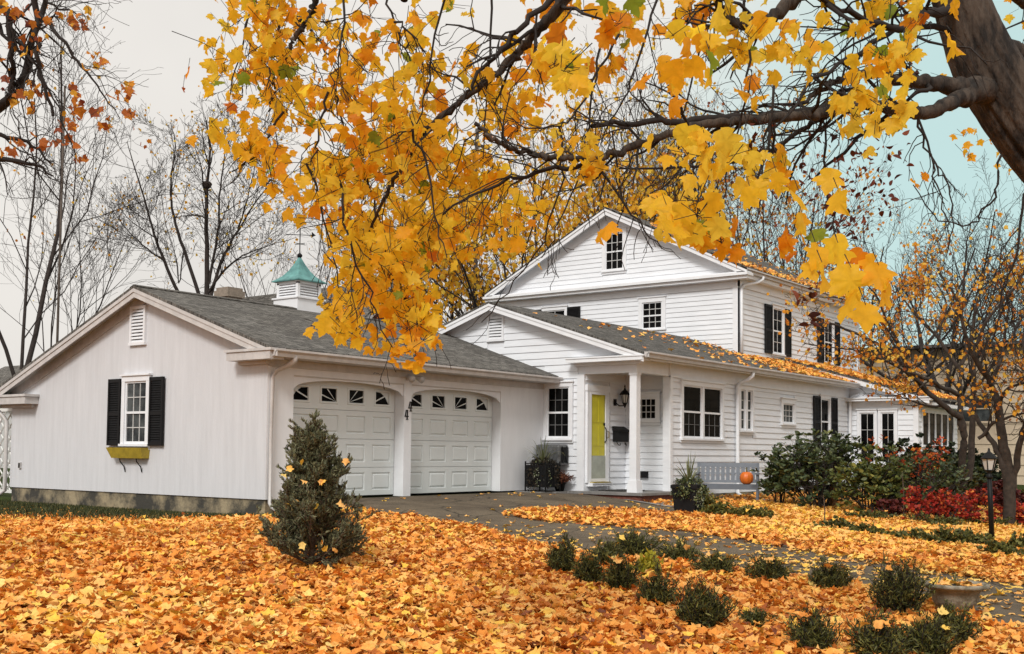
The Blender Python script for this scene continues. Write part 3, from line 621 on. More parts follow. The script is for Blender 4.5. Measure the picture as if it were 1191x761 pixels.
fr = FY(YS); mb = MB(fr); mb.box((XS+.15, -.15, -.7), (XSe, -.002, 2.5)); mb.box((XS+.003, -.003, -.7), (XS+.15, -.002, 2.5)); mb.build('wall', 'clap_paint', hs)
S3 = (33.62, 36.75, 1.15, 2.14); mb = MB(fr); clap(mb, -.1, 2.3, lambda z: (XS+.02, XSe), .15, [opening(*S3)]); mb.build('siding', 'clap_paint', hs)
window(hs, fr, *S3, cols=1, rows=1, double=False, panes=5, mull=.085, casing=.09, rr=.014, d=.032)
MB().box((XSe-.15, YS, -.7), (XSe, 14.2, 2.5)).build('wall', 'clap_paint', hs)
mb = MB(); sx0, sx1, sy0, sy1 = 32.88, 37.5, 9.84, 14.36
mb.slab((sx0, sy0, rzs(sy0)), (sx1, sy0, rzs(sy0)), (sx1, sy1, rzs(sy1)), (sx0, sy1, rzs(sy1)), .05); mb.build('roof', 'shingle_dark', hs, uvplane=uvx)
mb = MB(FX(sx0+.02)); rake(mb, [(-sy1, rzs(sy1)), (-sy0, rzs(sy0))], -.02, .0, .052, .20); rake(mb, [(-sy1, rzs(sy1)), (-sy0, rzs(sy0))], -.34, -.02, .08, .11); mb.build('rake_board', 'white_paint', hs)
mb = MB(FY(YS)); mb.box((XS, 0, 2.30), (sx1, .42, 2.40)); mb.build('soffit', 'white_paint', hs)

# ---------------------------------------------------------------- things fixed to the house
mb_ = empty('mailbox', (22.03, PY-.1, 1.13), 'black metal mailbox on the porch wall beside the front door', 'mailbox')
fr = FY(PY); mb = MB(fr); mb.prism([(21.80, 1.10), (22.28, 1.10), (22.28, 1.36), (21.80, 1.36)], .03, .17); mb.build('box_body', 'mail_black', mb_, bevel=.01)
mb = MB(fr); mb.hexa([(21.78, .03, 1.36), (22.30, .03, 1.36), (22.30, .20, 1.33), (21.78, .20, 1.33), (21.78, .03, 1.46), (22.30, .03, 1.46), (22.30, .19, 1.37), (21.78, .19, 1.37)]); mb.build('lid', 'mail_black', mb_)
mb = MB(fr); mb.tube([(21.86, .10, 1.10), (21.86, .15, 1.03), (21.90, .17, 1.02), (21.95, .15, 1.06)], .01, 6); mb.tube([(22.22, .10, 1.10), (22.22, .15, 1.03), (22.18, .17, 1.02), (22.13, .15, 1.06)], .01, 6); mb.build('newspaper_hook', 'black_iron', mb_)
ln = empty('wall_lantern', (22.05, PY-.05, 1.95), 'black wall lantern with domed top beside the front door', 'wall lamp')
cx_ = 22.05; c = (cx_, PY-.2, 0)
mb = MB(); mb.box((cx_-.16-.05, PY-.05, 1.93), (cx_-.16+.05, PY-.026, 2.08)); mb.tube([(cx_-.16, PY-.05, 2.0), (cx_-.13, PY-.13, 1.93), (cx_-.05, PY-.19, 1.93), (cx_, PY-.2, 1.99)], .014, 7); mb.build('arm', 'black_iron', ln)
mb = MB(); mb.lathe((c[0], c[1], 0), [(.012, 1.88), (.03, 1.93), (.05, 1.98), (.055, 2.0)], 8); mb.lathe((c[0], c[1], 0), [(.125, 2.18), (.115, 2.21), (.07, 2.27), (.03, 2.30), (.012, 2.36), (.02, 2.38), (.004, 2.42)], 8); mb.build('cap', 'black_iron', ln)
mb = MB(); mb.lathe((c[0], c[1], 0), [(.052, 2.0), (.088, 2.18)], 8); mb.build('glass', 'lamp_glass', ln)
mb = MB()
for i in range(8):
    a_ = 2*pi*i/8; mb.tube([(c[0]+.056*cos(a_), c[1]+.056*sin(a_), 1.99), (c[0]+.093*cos(a_), c[1]+.093*sin(a_), 2.19)], .007, 4)
mb.build('cage', 'black_iron', ln)
dm = MB(); dm.box((20.95, 12.85, .001), (21.95, 13.45, .02)); tag(dm.build('doormat', 'mat_dark'), 'dark flat doormat lying on the porch floor', 'doormat')
def small_vent(fr, u, z, name, label):
    e = empty(name, MB(fr).P((u, .0, z)), label, 'vent')
    mb = MB(fr); mb.box((u-.11, .026, z-.06), (u+.11, .06, z+.07)); mb.hexa([(u-.12, .06, z-.05), (u+.12, .06, z-.05), (u+.12, .10, z-.05), (u-.12, .10, z-.05), (u-.11, .03, z+.09), (u+.11, .03, z+.09), (u+.11, .055, z+.085), (u-.11, .055, z+.085)]); mb.build('hood', 'planter_black', e); return e
small_vent(frc, -13.12, .34, 'wall_vent', 'small dark hooded vent low on the porch side wall right of the column')
ac = empty('air_conditioner', (XW, 14.3, .8), 'air conditioner in a dull grey plastic cover under the window left of the porch', 'air conditioner')
mb = MB(FX(XW)); mb.box((-14.70, .03, .56), (-14.05, .42, 1.02)); o = mb.build('cover', 'plastic_cover', ac, bevel=.05)
mb = MB(FX(XW)); mb.tube([(-14.72, .22, .60), (-14.72, .22, .98)], .008, 5); mb.box((-14.04, .10, .62), (-14.035, .36, .96)); mb.tube([(-14.03, .12, .6), (-14.03, .34, .98)], .012, 5); mb.tube([(-14.03, .3, .6), (-14.03, .16, .98)], .012, 5); mb.build('strap', 'planter_black', ac)

# ---------------------------------------------------------------- buildings behind
bn = empty('barn', (28.85, 27, 0), 'dark red gabled barn with white trim and louvre behind the garage roof', 'barn')
gx, gzk, s_ = 28.83, 6.9, .815; hw = 2.9
def rbn(X): return gzk-abs(X-gx)*s_
fr = FY(27.); mb = MB(fr); mb.prism([(gx-hw+.3, -.5), (gx+hw-.3, -.5), (gx+hw-.3, rbn(gx+hw-.3)-.1), (gx, gzk-.1), (gx-hw+.3, rbn(gx-hw+.3)-.1)], -9, 0); mb.build('wall', 'barn_red', bn)
mb = MB(); y0, y1 = 26.7, 36.2
mb.slab((gx-hw, y1, rbn(gx-hw)), (gx-hw, y0, rbn(gx-hw)), (gx, y0, gzk), (gx, y1, gzk), .06); mb.slab((gx+hw, y0, rbn(gx+hw)), (gx+hw, y1, rbn(gx+hw)), (gx, y1, gzk), (gx, y0, gzk), .06); mb.build('roof', 'shingle', bn, uvplane=uvy)
mb = MB(FY(26.72)); rake(mb, [(gx-hw, rbn(gx-hw)), (gx, gzk), (gx+hw, rbn(gx+hw))], -.03, .0, .06, .3); rake(mb, [(gx-hw, rbn(gx-hw)), (gx, gzk), (gx+hw, rbn(gx+hw))], -.28, -.03, .09, .13); mb.build('rake_board', 'gutter_paint', bn)
louvre_vent(bn, fr, 28.46, 29.16, 4.9, 6.0, 7, .09)
# neighbour house far left
nb = empty('neighbour_house', (30, 44, 0), 'distant white house with a grey roof at the left edge behind bare trees', 'house')
pA = hit(-40, 420, 0, 34.); nx = 30.
mb = MB(FX(nx)); mb.box((-62, -8, -.5), (-40.2, 0, 3.2)); mb.build('wall', 'neighbour_white', nb)
mb = MB(); mb.slab((nx-.5, 63, 3.1), (nx-.5, 39.6, 3.1), (nx+4, 39.6, 5.55), (nx+4, 63, 5.55), .12); mb.slab((nx+8.5, 39.6, 3.1), (nx+8.5, 63, 3.1), (nx+4, 63, 5.55), (nx+4, 39.6, 5.55), .12); mb.build('roof', 'shingle', nb, uvplane=uvy)
mb = MB(FX(nx)); mb.box((-62, 0, 2.85), (-40, .2, 3.1)); mb.build('fascia', 'neighbour_white', nb)
for u in (-45.5, -48.5, -52.5): window(nb, FX(nx), u, u+.9, 1.2, 2.5, cols=2, rows=1)
# beige clapboard building on the right
bg = empty('neighbour_building', (47, 10, 0), 'large beige clapboard building behind the leaning orange leaved trees', 'building')
fr = FX(47.); mb = MB(fr); mb.box((-21.5, -12, -.5), (6, -.002, 5.4)); mb.build('wall', 'beige_siding', bg)
Z1 = (-12.9, -11.6, 2.2, 3.3); Z2 = (-6.3, -5.1, 2.2, 3.3); Z3 = (-9.0, -7.9, 2.2, 3.3)
mb = MB(fr); clap(mb, -.3, 5.4, lambda z: (-21.5, 6), .40, [opening(*Z1), opening(*Z2), opening(*Z3)], .005, .045); mb.build('siding', 'beige_siding', bg)
for Z in (Z1, Z2, Z3): window(bg, fr, *Z, cols=2, rows=1, glass='glass_curtain', frame_m='beige_siding', mm='beige_siding')
mb = MB(); mb.slab((46.4, -7, 5.36), (46.4, 22, 5.36), (59.6, 22, 5.41), (59.6, -7, 5.41), .12); mb.build('roof', 'shingle', bg, uvplane=uvy)
mb = MB(fr); mb.box((-9.4, 0.05, 1.0), (-7.2, 1.1, 1.12)); mb.box((-9.4, 1.0, 1.12), (-7.2, 1.08, 1.75)); mb.build('balcony', 'tan_sun', bg)
# lattice trellis at the left edge
lt = empty('lattice_fence', (12.8, 23.4, -.2), 'white diamond lattice fence at the left end of the garage', 'lattice')
fr = FX(12.9); a, b, z0, z1 = -25.6, -23.25, -.25, 1.70
mb = MB(fr); mb.box((a, 0, z0), (a+.07, .05, z1)); mb.box((b-.07, 0, z0), (b, .05, z1)); mb.box((a, 0, z1-.07), (b, .052, z1)); mb.box((a, 0, z0+.1), (b, .052, z0+.17)); mb.build('frame', 'lattice_white', lt)
mb = MB(fr); k = .26
for i in range(-8, 12):
    for sg in (1, -1):
        u0 = a+i*k; pts = []
        for z in (z0+.14, z1-.05):
            pts.append((u0+(z-z0) if sg > 0 else u0+2-(z-z0), z))
        # clip to the panel
        (ua, za), (ub, zb_) = pts
        ts = [t for t in ((a-ua)/(ub-ua), (b-ua)/(ub-ua))]; t0, t1 = max(0, min(ts)), min(1, max(ts))
        if t1-t0 < .02: continue
        p = (ua+(ub-ua)*t0, za+(zb_-za)*t0); q = (ua+(ub-ua)*t1, za+(zb_-za)*t1)
        mb.tube([(p[0], .02+.012*sg, p[1]), (q[0], .02+.012*sg, q[1])], .018, 4)
mb.build('lattice', 'lattice_white', lt)
# poles
def pole(name, p, h, r, m, label, cat, arms=False):
    e = empty(name, p, label, cat); MB().tube([p, (p[0], p[1], p[2]+h*.5), (p[0], p[1], p[2]+h)], [r, r*.9, r*.8], 10).build('shaft', m, e, smooth=True)
    if arms: MB().box((p[0]-.9, p[1]-.05, p[2]+h-.8), (p[0]+.9, p[1]+.05, p[2]+h-.68)).build('crossarm', m, e)
    return e
q = at(75.5, 100, 33); pole('flagpole', (q[0], q[1], -.3), q[2]+.3, .04, 'pole_wood', 'thin dark bare pole rising behind the left end of the garage', 'pole')
q = at(555, 150, 52); pole('utility_pole', (q[0], q[1], -.3), q[2]+.3, .11, 'pole_wood', 'tall brown wooden utility pole behind the garage and wing roofs', 'utility pole', True)
# ================================================================ GROUND, DRIVE, LITTER
def inpoly(X, Y, P):
    X = np.asarray(X); Y = np.asarray(Y); r = np.zeros(X.shape, bool); n = len(P)
    for i in range(n):
        x0, y0 = P[i][:2]; x1, y1 = P[(i+1) % n][:2]
        c = ((y0 > Y) != (y1 > Y)) & (X < (x1-x0)*(Y-y0)/(y1-y0+1e-12)+x0); r ^= c
    return r
def grid(name, xs, ys, zf, m, mask=None):
    XX, YY = np.meshgrid(xs, ys, indexing='ij'); ZZ = zf(XX, YY); V = np.stack([XX, YY, ZZ], -1).reshape(-1, 3)
    ny = len(ys); i, j = np.meshgrid(np.arange(len(xs)-1), np.arange(ny-1), indexing='ij'); q = np.stack([i*ny+j, (i+1)*ny+j, (i+1)*ny+j+1, i*ny+j+1], -1).reshape(-1, 4)
    if mask is not None:
        cx = (XX[:-1, :-1]+XX[1:, 1:])/2; cy = (YY[:-1, :-1]+YY[1:, 1:])/2; k = mask(cx, cy).ravel(); q = q[k]
        u, inv = np.unique(q, return_inverse=True); V = V[u]; q = inv.reshape(q.shape)
    return mesh_arrays(name, V, q, m, smooth=True)
# ground material: soil and leaf litter with thin grass towards the garage wall
m = bpy.data.materials.new('litter_ground'); m.use_nodes = True; N, L = nt(m); b = N['Principled BSDF']; b.inputs['Roughness'].default_value = 1; b.inputs['Specular IOR Level'].default_value = .1
tc = N.new('ShaderNodeTexCoord'); vo = N.new('ShaderNodeTexVoronoi'); vo.inputs['Scale'].default_value = 11; L.new(tc.outputs['Object'], vo.inputs[0])
sx = N.new('ShaderNodeSeparateColor'); L.new(vo.outputs['Color'], sx.inputs[0])
cr = N.new('ShaderNodeValToRGB'); e = cr.color_ramp.elements; e[0].color = (.10, .035, .012, 1); e[1].position = 1; e[1].color = (.42, .17, .035, 1); x = e.new(.45); x.color = (.28, .09, .02, 1); L.new(sx.outputs[0], cr.inputs[0])
n = N.new('ShaderNodeTexNoise'); n.inputs['Scale'].default_value = 30; n.inputs['Detail'].default_value = 5; L.new(tc.outputs['Object'], n.inputs[0])
c2 = N.new('ShaderNodeValToRGB'); c2.color_ramp.elements[0].position = .35; c2.color_ramp.elements[1].position = .7; c2.color_ramp.elements[0].color = (.018, .028, .008, 1); c2.color_ramp.elements[1].color = (.06, .085, .02, 1); L.new(n.outputs[0], c2.inputs[0])
sp = N.new('ShaderNodeSeparateXYZ'); L.new(tc.outputs['Object'], sp.inputs[0])
n2 = N.new('ShaderNodeTexNoise'); n2.inputs['Scale'].default_value = 2.5; n2.inputs['Detail'].default_value = 6; L.new(tc.outputs['Object'], n2.inputs[0])
yy = N.new('ShaderNodeMath'); yy.operation = 'MULTIPLY_ADD'; yy.inputs[1].default_value = .42; yy.inputs[2].default_value = -5.6; L.new(sp.outputs['Y'], yy.inputs[0])
yc = N.new('ShaderNodeClamp'); yc.inputs['Min'].default_value = -6; yc.inputs['Max'].default_value = 2.; L.new(yy.outputs[0], yc.inputs[0]); yx = N.new('ShaderNodeMath'); yx.operation = 'ADD'; L.new(yc.outputs[0], yx.inputs[0]); L.new(sp.outputs['X'], yx.inputs[1])
ad = N.new('ShaderNodeMath'); ad.operation = 'MULTIPLY_ADD'; ad.inputs[1].default_value = 3.; L.new(n2.outputs[0], ad.inputs[0]); L.new(yx.outputs[0], ad.inputs[2])
mr = N.new('ShaderNodeMapRange'); mr.inputs[1].default_value = 11.4; mr.inputs[2].default_value = 12.4; L.new(ad.outputs[0], mr.inputs[0])
mx = N.new('ShaderNodeMix'); mx.data_type = 'RGBA'; L.new(mr.outputs[0], mx.inputs[0]); L.new(cr.outputs[0], mx.inputs[6]); L.new(c2.outputs[0], mx.inputs[7]); L.new(mx.outputs[2], b.inputs['Base Color'])
bp = N.new('ShaderNodeBump'); bp.inputs['Strength'].default_value = .6; bp.inputs['Distance'].default_value = .03; L.new(n.outputs[0], bp.inputs['Height']); L.new(bp.outputs[0], b.inputs['Normal']); MATS['litter_ground'] = m
# asphalt
m = bpy.data.materials.new('asphalt'); m.use_nodes = True; N, L = nt(m); b = N['Principled BSDF']; b.inputs['Roughness'].default_value = .9; b.inputs['Specular IOR Level'].default_value = .25
tc = N.new('ShaderNodeTexCoord'); n = N.new('ShaderNodeTexNoise'); n.inputs['Scale'].default_value = 1.3; n.inputs['Detail'].default_value = 5; n.inputs['Roughness'].default_value = .6; L.new(tc.outputs['Object'], n.inputs[0])
cr = N.new('ShaderNodeValToRGB'); cr.color_ramp.elements[0].position = .3; cr.color_ramp.elements[1].position = .72; cr.color_ramp.elements[0].color = (.085, .064, .043, 1); cr.color_ramp.elements[1].color = (.175, .138, .094, 1); L.new(n.outputs[0], cr.inputs[0])
v = N.new('ShaderNodeTexNoise'); v.inputs['Scale'].default_value = 160; v.inputs['Detail'].default_value = 2; L.new(tc.outputs['Object'], v.inputs[0])
c3 = N.new('ShaderNodeValToRGB'); c3.color_ramp.elements[0].position = .35; c3.color_ramp.elements[1].position = .65; c3.color_ramp.elements[0].color = (.45, .45, .45, 1); c3.color_ramp.elements[1].color = (1.4, 1.4, 1.4, 1); L.new(v.outputs[0], c3.inputs[0])
mx = N.new('ShaderNodeMix'); mx.data_type = 'RGBA'; mx.blend_type = 'MULTIPLY'; mx.inputs[0].default_value = 1; L.new(cr.outputs[0], mx.inputs[6]); L.new(c3.outputs[0], mx.inputs[7]); L.new(mx.outputs[2], b.inputs['Base Color'])
wn = N.new('ShaderNodeTexNoise'); wn.inputs['Scale'].default_value = 3; wn.inputs['Detail'].default_value = 5; L.new(tc.outputs['Object'], wn.inputs[0]); wm = N.new('ShaderNodeMix'); wm.data_type = 'RGBA'; wm.inputs[0].default_value = .16; L.new(tc.outputs['Object'], wm.inputs[6]); L.new(wn.outputs['Color'], wm.inputs[7])
vc = N.new('ShaderNodeTexVoronoi'); vc.feature = 'DISTANCE_TO_EDGE'; vc.inputs['Scale'].default_value = .85; L.new(wm.outputs[2], vc.inputs[0]); ck = N.new('ShaderNodeMapRange'); ck.inputs[1].default_value = .004; ck.inputs[2].default_value = .014; ck.inputs[3].default_value = .35; L.new(vc.outputs[0], ck.inputs[0])
mk = N.new('ShaderNodeMix'); mk.data_type = 'RGBA'; mk.blend_type = 'MULTIPLY'; mk.inputs[0].default_value = 1; L.new(mx.outputs[2], mk.inputs[6]); L.new(ck.outputs[0], mk.inputs[7]); L.new(mk.outputs[2], b.inputs['Base Color'])
bp = N.new('ShaderNodeBump'); bp.inputs['Strength'].default_value = .5; bp.inputs['Distance'].default_value = .01; L.new(v.outputs[0], bp.inputs['Height']); L.new(bp.outputs[0], b.inputs['Normal']); MATS['asphalt'] = m

far = [60, 80, 110, 160, 240, 400, 700, 1200]
xs = np.array([-x for x in far[::-1]]+[-45, -30, -20]+list(np.arange(-10, 46, .2))+[50.]+far); ys = np.array([-x for x in far[::-1]]+[-45, -30, -20]+list(np.arange(-10, 34, .2))+[40., 50.]+far)
def hz(X, Y):
    z = gz(X, Y); w = np.sin(X*1.7+Y*.6)*np.sin(Y*1.3-X*.4)*.012; inside = (X > XG-.1) & (Y > YG-1.8)
    return z+np.where(inside, 0, w)
tag(grid('ground', xs, ys, lambda X, Y: hz(X, Y)-.01, 'litter_ground'), kind='structure')
low_px = [(330, 584), (420, 592), (480, 597), (540, 606), (580, 616), (640, 630), (700, 640), (760, 645), (850, 653), (900, 660), (960, 667), (1020, 675), (1080, 688), (1130, 705), (1191, 727), (1300, 772)]
up_px = [(1300, 697), (1191, 672), (1100, 659), (1000, 644), (900, 629), (850, 620), (800, 612)]
low_px = [(x, y+(2 if x < 450 else 7 if x < 600 else 11 if x < 1000 else 14)) for x, y in low_px]
low = [G(*q) for q in low_px]; up = [G(*q) for q in up_px]
DP = [(13.12, 14.74)]+[(p[0], p[1]) for p in low[1:]]+[(p[0], p[1]) for p in up]+[(19.2, 10.2), (20.4, 12.0), (20.4, 13.9), (20.68, 13.95), (20.68, 14.74)]
tag(grid('driveway', np.arange(6, 24, .09), np.arange(-6, 14.78, .09), lambda X, Y: hz(X, Y)+.006, 'asphalt', lambda X, Y: inpoly(X, Y, DP)), kind='structure')
tag(grid('path', np.arange(19.6, 24.6, .1), np.arange(10.9, 12.05, .1), lambda X, Y: hz(X, Y)+.018, 'flagstone'), kind='structure')
mb = MB(); mb.box((19.6, 14.05, -.3), (20.68, 14.74, -.012)); mb.box((20.0, 13.92, -.3), (20.68, 14.05, -.014)); tag(mb.build('paved_slab', 'flagstone'), kind='structure')

# leaf palettes
PAL_L = [(0, (.18, .05, .02)), (.10, (.42, .11, .02)), (.26, (.80, .27, .035)), (.55, (.94, .42, .08)), (.75, (.96, .54, .17)), (.88, (.98, .60, .07)), (1, (.97, .72, .24))]
ramp_mat('litter_leaf', PAL_L, .6, .12)
def noise2(X, Y, s=1., o=0):
    return np.array([noise.noise(Vector((x*s+o, y*s-o, o))) for x, y in zip(X, Y)])
# band of deep leaves beyond the drive, between drive and bed
band_px = [(585, 600), (640, 608), (700, 613), (800, 620), (850, 628), (900, 637), (1000, 653), (1100, 668), (1191, 685), (1320, 712), (1320, 560), (1191, 575), (880, 585), (830, 590), (780, 600), (740, 594), (690, 592), (640, 593), (600, 596)]
BP = [tuple(G(*q)[:2]) for q in band_px[:10]]+[(30, -3), (33, 9.5), (25, 10.5), (22.5, 10.8)]+[tuple(G(*q)[:2]) for q in band_px[14:]]
n = 620000
P = np.stack([rng.uniform(-3, 33, n), rng.uniform(-6, 25, n)], -1)
sx_, sy_, dp = px(np.c_[P, gz(P[:, 0], P[:, 1])])
ok = (dp > 2.5) & (sx_ > -260) & (sx_ < 1450) & (sy_ < 950)
P = P[ok]; dp = dp[ok]
X, Y = P.T; inhouse = ((X > XG-.02) & (Y > YG-.02)) | ((X > 20.4) & (Y > 12.0)) | ((X > 33.2) & (Y > 10.2)) | ((X > 15) & (Y > 14.7))
drive = inpoly(X, Y, DP); band = inpoly(X, Y, BP)
dens = np.full(len(X), 1.0)
nn = noise2(X, Y, .9, 3.1)
gw = np.clip(3.0+(Y-14)*.38, 2.6, 5.8); grass = sm(.5, 1.15, (12.6-X)/gw+nn*.45); dens = np.where((Y > 13.2) & (X > 5), .20+.80*grass, dens)
dens = np.where((X > 12.2) & (X < 13.4) & (Y < 14.8) & (Y > 13.2), .45, dens)
dens *= np.clip(.95+.55*nn, .3, 1.2)
dens = np.where(drive & ~band, .022+.09*sm(12, 5, Y)+.12*np.clip(noise2(X, Y, .6, 9), 0, 1)**2, dens)
dens = np.where(drive & (Y > 11.8) & ~band, .004, dens)
dens = np.where(~drive & ~band & (X > 19.5) & (Y > 10), .25, dens)
dens *= np.where(dp > 14, .8, 1.)
area_d = n/(36*31.)       # candidates per square metre
keep = (rng.uniform(0, 1, len(X)) < dens*460/area_d) & ~inhouse
X, Y, dpk, dr, bd = X[keep], Y[keep], dp[keep], drive[keep], band[keep]
n = len(X); print('litter leaves', n)
deep = (~dr) | bd
z = hz(X, Y)+np.where(deep, rng.uniform(.0, .07, n)*np.where((Y > 13.4) & (X > 8), .4, 1), .012)
sz = rng.uniform(.060, .112, n); t = rng.beta(1.8, 1.6, n); t = np.clip(t+noise2(X, Y, .35, 5)*.16+np.where(dpk < 9, .05, 0), 0, 1)
sx2, _, _ = px(np.c_[X, Y, z]); t = np.where((sx2 > 860) & bd & (X > 15.5), np.clip(t*.5+.48, 0, 1), t); t = np.where(dr & ~bd, np.clip(t*.5+.5, 0, 1), t)
tilt = np.where(deep, .38, .12)
Rm = flat_rot(n, rng, 1.0); # replaced by tilt-scaled rotation below
def flat_rot_v(n, r, tilt):
    a = r.uniform(0, 2*pi, n); nx = r.normal(0, 1, n)*tilt; ny = r.normal(0, 1, n)*tilt; nz = np.stack([nx, ny, np.ones(n)], -1); nz /= np.linalg.norm(nz, axis=1)[:, None]
    x = np.stack([np.cos(a), np.sin(a), np.zeros(n)], -1); x -= (x*nz).sum(1)[:, None]*nz; x /= np.linalg.norm(x, axis=1)[:, None]; y = np.cross(nz, x); return np.stack([x, y, nz], -1)
o = leaves('fallen_leaves', 'litter_leaf', np.c_[X, Y, z], flat_rot_v(n, rng, tilt), sz, t, 'maple_small', curl=.55)
tag(o, 'deep carpet of fallen orange and yellow maple leaves over the lawn and drive edges', 'fallen leaves', kind='stuff')
# grass along the garage wall
ng = 42000; gx = rng.uniform(6.6, 12.58, ng); gy = rng.uniform(13.6, 25.5, ng); kp = rng.uniform(0, 1, ng) < sm(1.3, .5, (12.6-gx)/np.clip(3.0+(gy-14)*.38, 2.6, 5.8)); gx, gy = gx[kp], gy[kp]
ramp_mat('grass_blade', [(0, (.02, .028, .010)), (.6, (.05, .062, .018)), (1, (.12, .11, .035))], .7, .1)
d = np.stack([rng.normal(0, .35, len(gx)), rng.normal(0, .35, len(gx)), np.ones(len(gx))], -1)
tag(leaves('grass', 'grass_blade', np.c_[gx, gy, gz(gx, gy)+.03], dir_rot(d, rng), rng.uniform(.06, .13, len(gx))*1., rng.uniform(0, 1, len(gx)), 'needle'), 'short dull green grass along the foot of the garage gable wall', 'grass', kind='stuff')
# leaves on the roofs
def roof_leaves(name, label, n, xr, yr, zf, dens, slope):
    X = rng.uniform(*xr, n); Y = rng.uniform(*yr, n); k = rng.uniform(0, 1, n) < dens(X, Y); X, Y = X[k], Y[k]; n = len(X)
    nz = np.stack([rng.normal(0, .3, n), rng.normal(-slope, .3, n), np.ones(n)], -1); nz /= np.linalg.norm(nz, axis=1)[:, None]; a = rng.uniform(0, 2*pi, n); x = np.stack([np.cos(a), np.sin(a), np.zeros(n)], -1); x -= (x*nz).sum(1)[:, None]*nz; x /= np.linalg.norm(x, axis=1)[:, None]
    o = leaves(name, 'litter_leaf', np.c_[X, Y, zf(Y)+.035], np.stack([x, np.cross(nz, x), nz], -1), rng.uniform(.09, .15, n), rng.uniform(.2, .95, n), 'maple_small', curl=.5)
    return tag(o, label, 'fallen leaves', kind='stuff')
roof_leaves('roof_leaves', 'orange leaves drifted over the lower wing roof below the two storey block', 6500, (20.6, 33.4), (12.0, 15.8), rzw, lambda X, Y: np.where((X > 29.8) & (Y > 14.3), 0, .012+.04*sm(22, 27, X)+.80*sm(27.6, 31.5, X+(13-Y)*.5)), SW)
roof_leaves('roof_leaves', 'thick orange leaves covering the sunroom roof', 3600, (33.0, 37.4), (9.9, 14.3), rzs, lambda X, Y: np.full(len(X), .95), .286)
roof_leaves('roof_leaves', 'orange leaves caught along the upper roof edge above the eaves', 5200, (29.6, 39.9), (14.0, 18.5), rzb, lambda X, Y: .03+.55*sm(15.6, 14.0, Y), SB)

# ================================================================ PLANTS
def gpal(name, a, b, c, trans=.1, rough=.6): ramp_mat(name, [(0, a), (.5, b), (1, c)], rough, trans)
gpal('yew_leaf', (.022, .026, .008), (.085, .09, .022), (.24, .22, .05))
gpal('juniper_leaf', (.05, .055, .03), (.14, .15, .08), (.28, .28, .15))
gpal('box_leaf', (.03, .035, .008), (.10, .10, .02), (.30, .24, .04))
gpal('rhodo_leaf', (.02, .035, .014), (.07, .095, .035), (.24, .24, .08), .05, .4)
gpal('rhodo_light_leaf', (.04, .06, .02), (.12, .14, .035), (.34, .30, .07), .1, .45)
gpal('red_leaf', (.10, .02, .012), (.50, .035, .025), (.85, .30, .06), .3)
gpal('azalea_leaf', (.30, .02, .03), (.75, .16, .03), (.95, .50, .06), .25)
gpal('maroon_leaf', (.05, .012, .012), (.12, .02, .02), (.20, .07, .03))
gpal('dark_evergreen', (.008, .014, .006), (.02, .032, .012), (.05, .07, .02))
gpal('spike_leaf', (.09, .11, .05), (.16, .18, .08), (.30, .30, .14), .2)
gpal('mum_leaf', (.05, .02, .015), (.16, .05, .03), (.30, .13, .05))
gpal('vine_leaf', (.10, .13, .05), (.22, .26, .12), (.55, .58, .45))
gpal('forsythia_leaf', (.25, .25, .02), (.45, .42, .04), (.6, .5, .06), .25)
def sprig_plant(root, base, n, h, spread, lm, leafk, ls, per, up=.6, z0=.0, twig=.006, wiggle=.12, shape=None, name='foliage', tm='twig', r=rng, leaf_along=(.25, 1.)):
    """n curved sprigs rising from a common base, each set with leaves"""
    tb = Tubes(); P = []; D = []; T = []
    for k in range(n):
        a = r.uniform(0, 2*pi); e = r.uniform(0, 1)**.7
        d = np.array([cos(a)*e*spread, sin(a)*e*spread, h*(up+(1-up)*r.uniform(0, 1))*(1-.45*e*e)])
        if shape: d = shape(a, e, r)
        d = d*r.uniform(.6, 1.22); st = base+np.array([cos(a)*e*spread*.15, sin(a)*e*spread*.15, z0]); L_ = np.linalg.norm(d); s = np.linspace(0, 1, 6)[:, None]
        bend = np.array([r.normal(0, wiggle), r.normal(0, wiggle), r.uniform(0, wiggle)])*L_
        pts = st+d*s+bend*s*(1-s)*1.5; tb.add(pts, np.linspace(twig, twig*.35, 6), 4)
        m_ = max(3, int(per*r.uniform(.8, 1.2))); tt = r.uniform(leaf_along[0], leaf_along[1], m_); ix = tt*5; i0 = np.minimum(ix.astype(int), 4); fr_ = (ix-i0)[:, None]
        q = pts[i0]*(1-fr_)+pts[i0+1]*fr_; q = q+r.normal(0, ls*.35, (m_, 3)); P.append(q)
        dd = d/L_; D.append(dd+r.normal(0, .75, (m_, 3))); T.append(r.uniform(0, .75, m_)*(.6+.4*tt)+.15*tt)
    P = np.concatenate(P); D = np.concatenate(D); T = np.clip(np.concatenate(T), 0, 1)
    tb.build('stems', tm, root); leaves(name, lm, P, dir_rot(D, r), r.uniform(.6, 1.25, len(P))*ls, T, leafk, root, curl=.3, r=r)
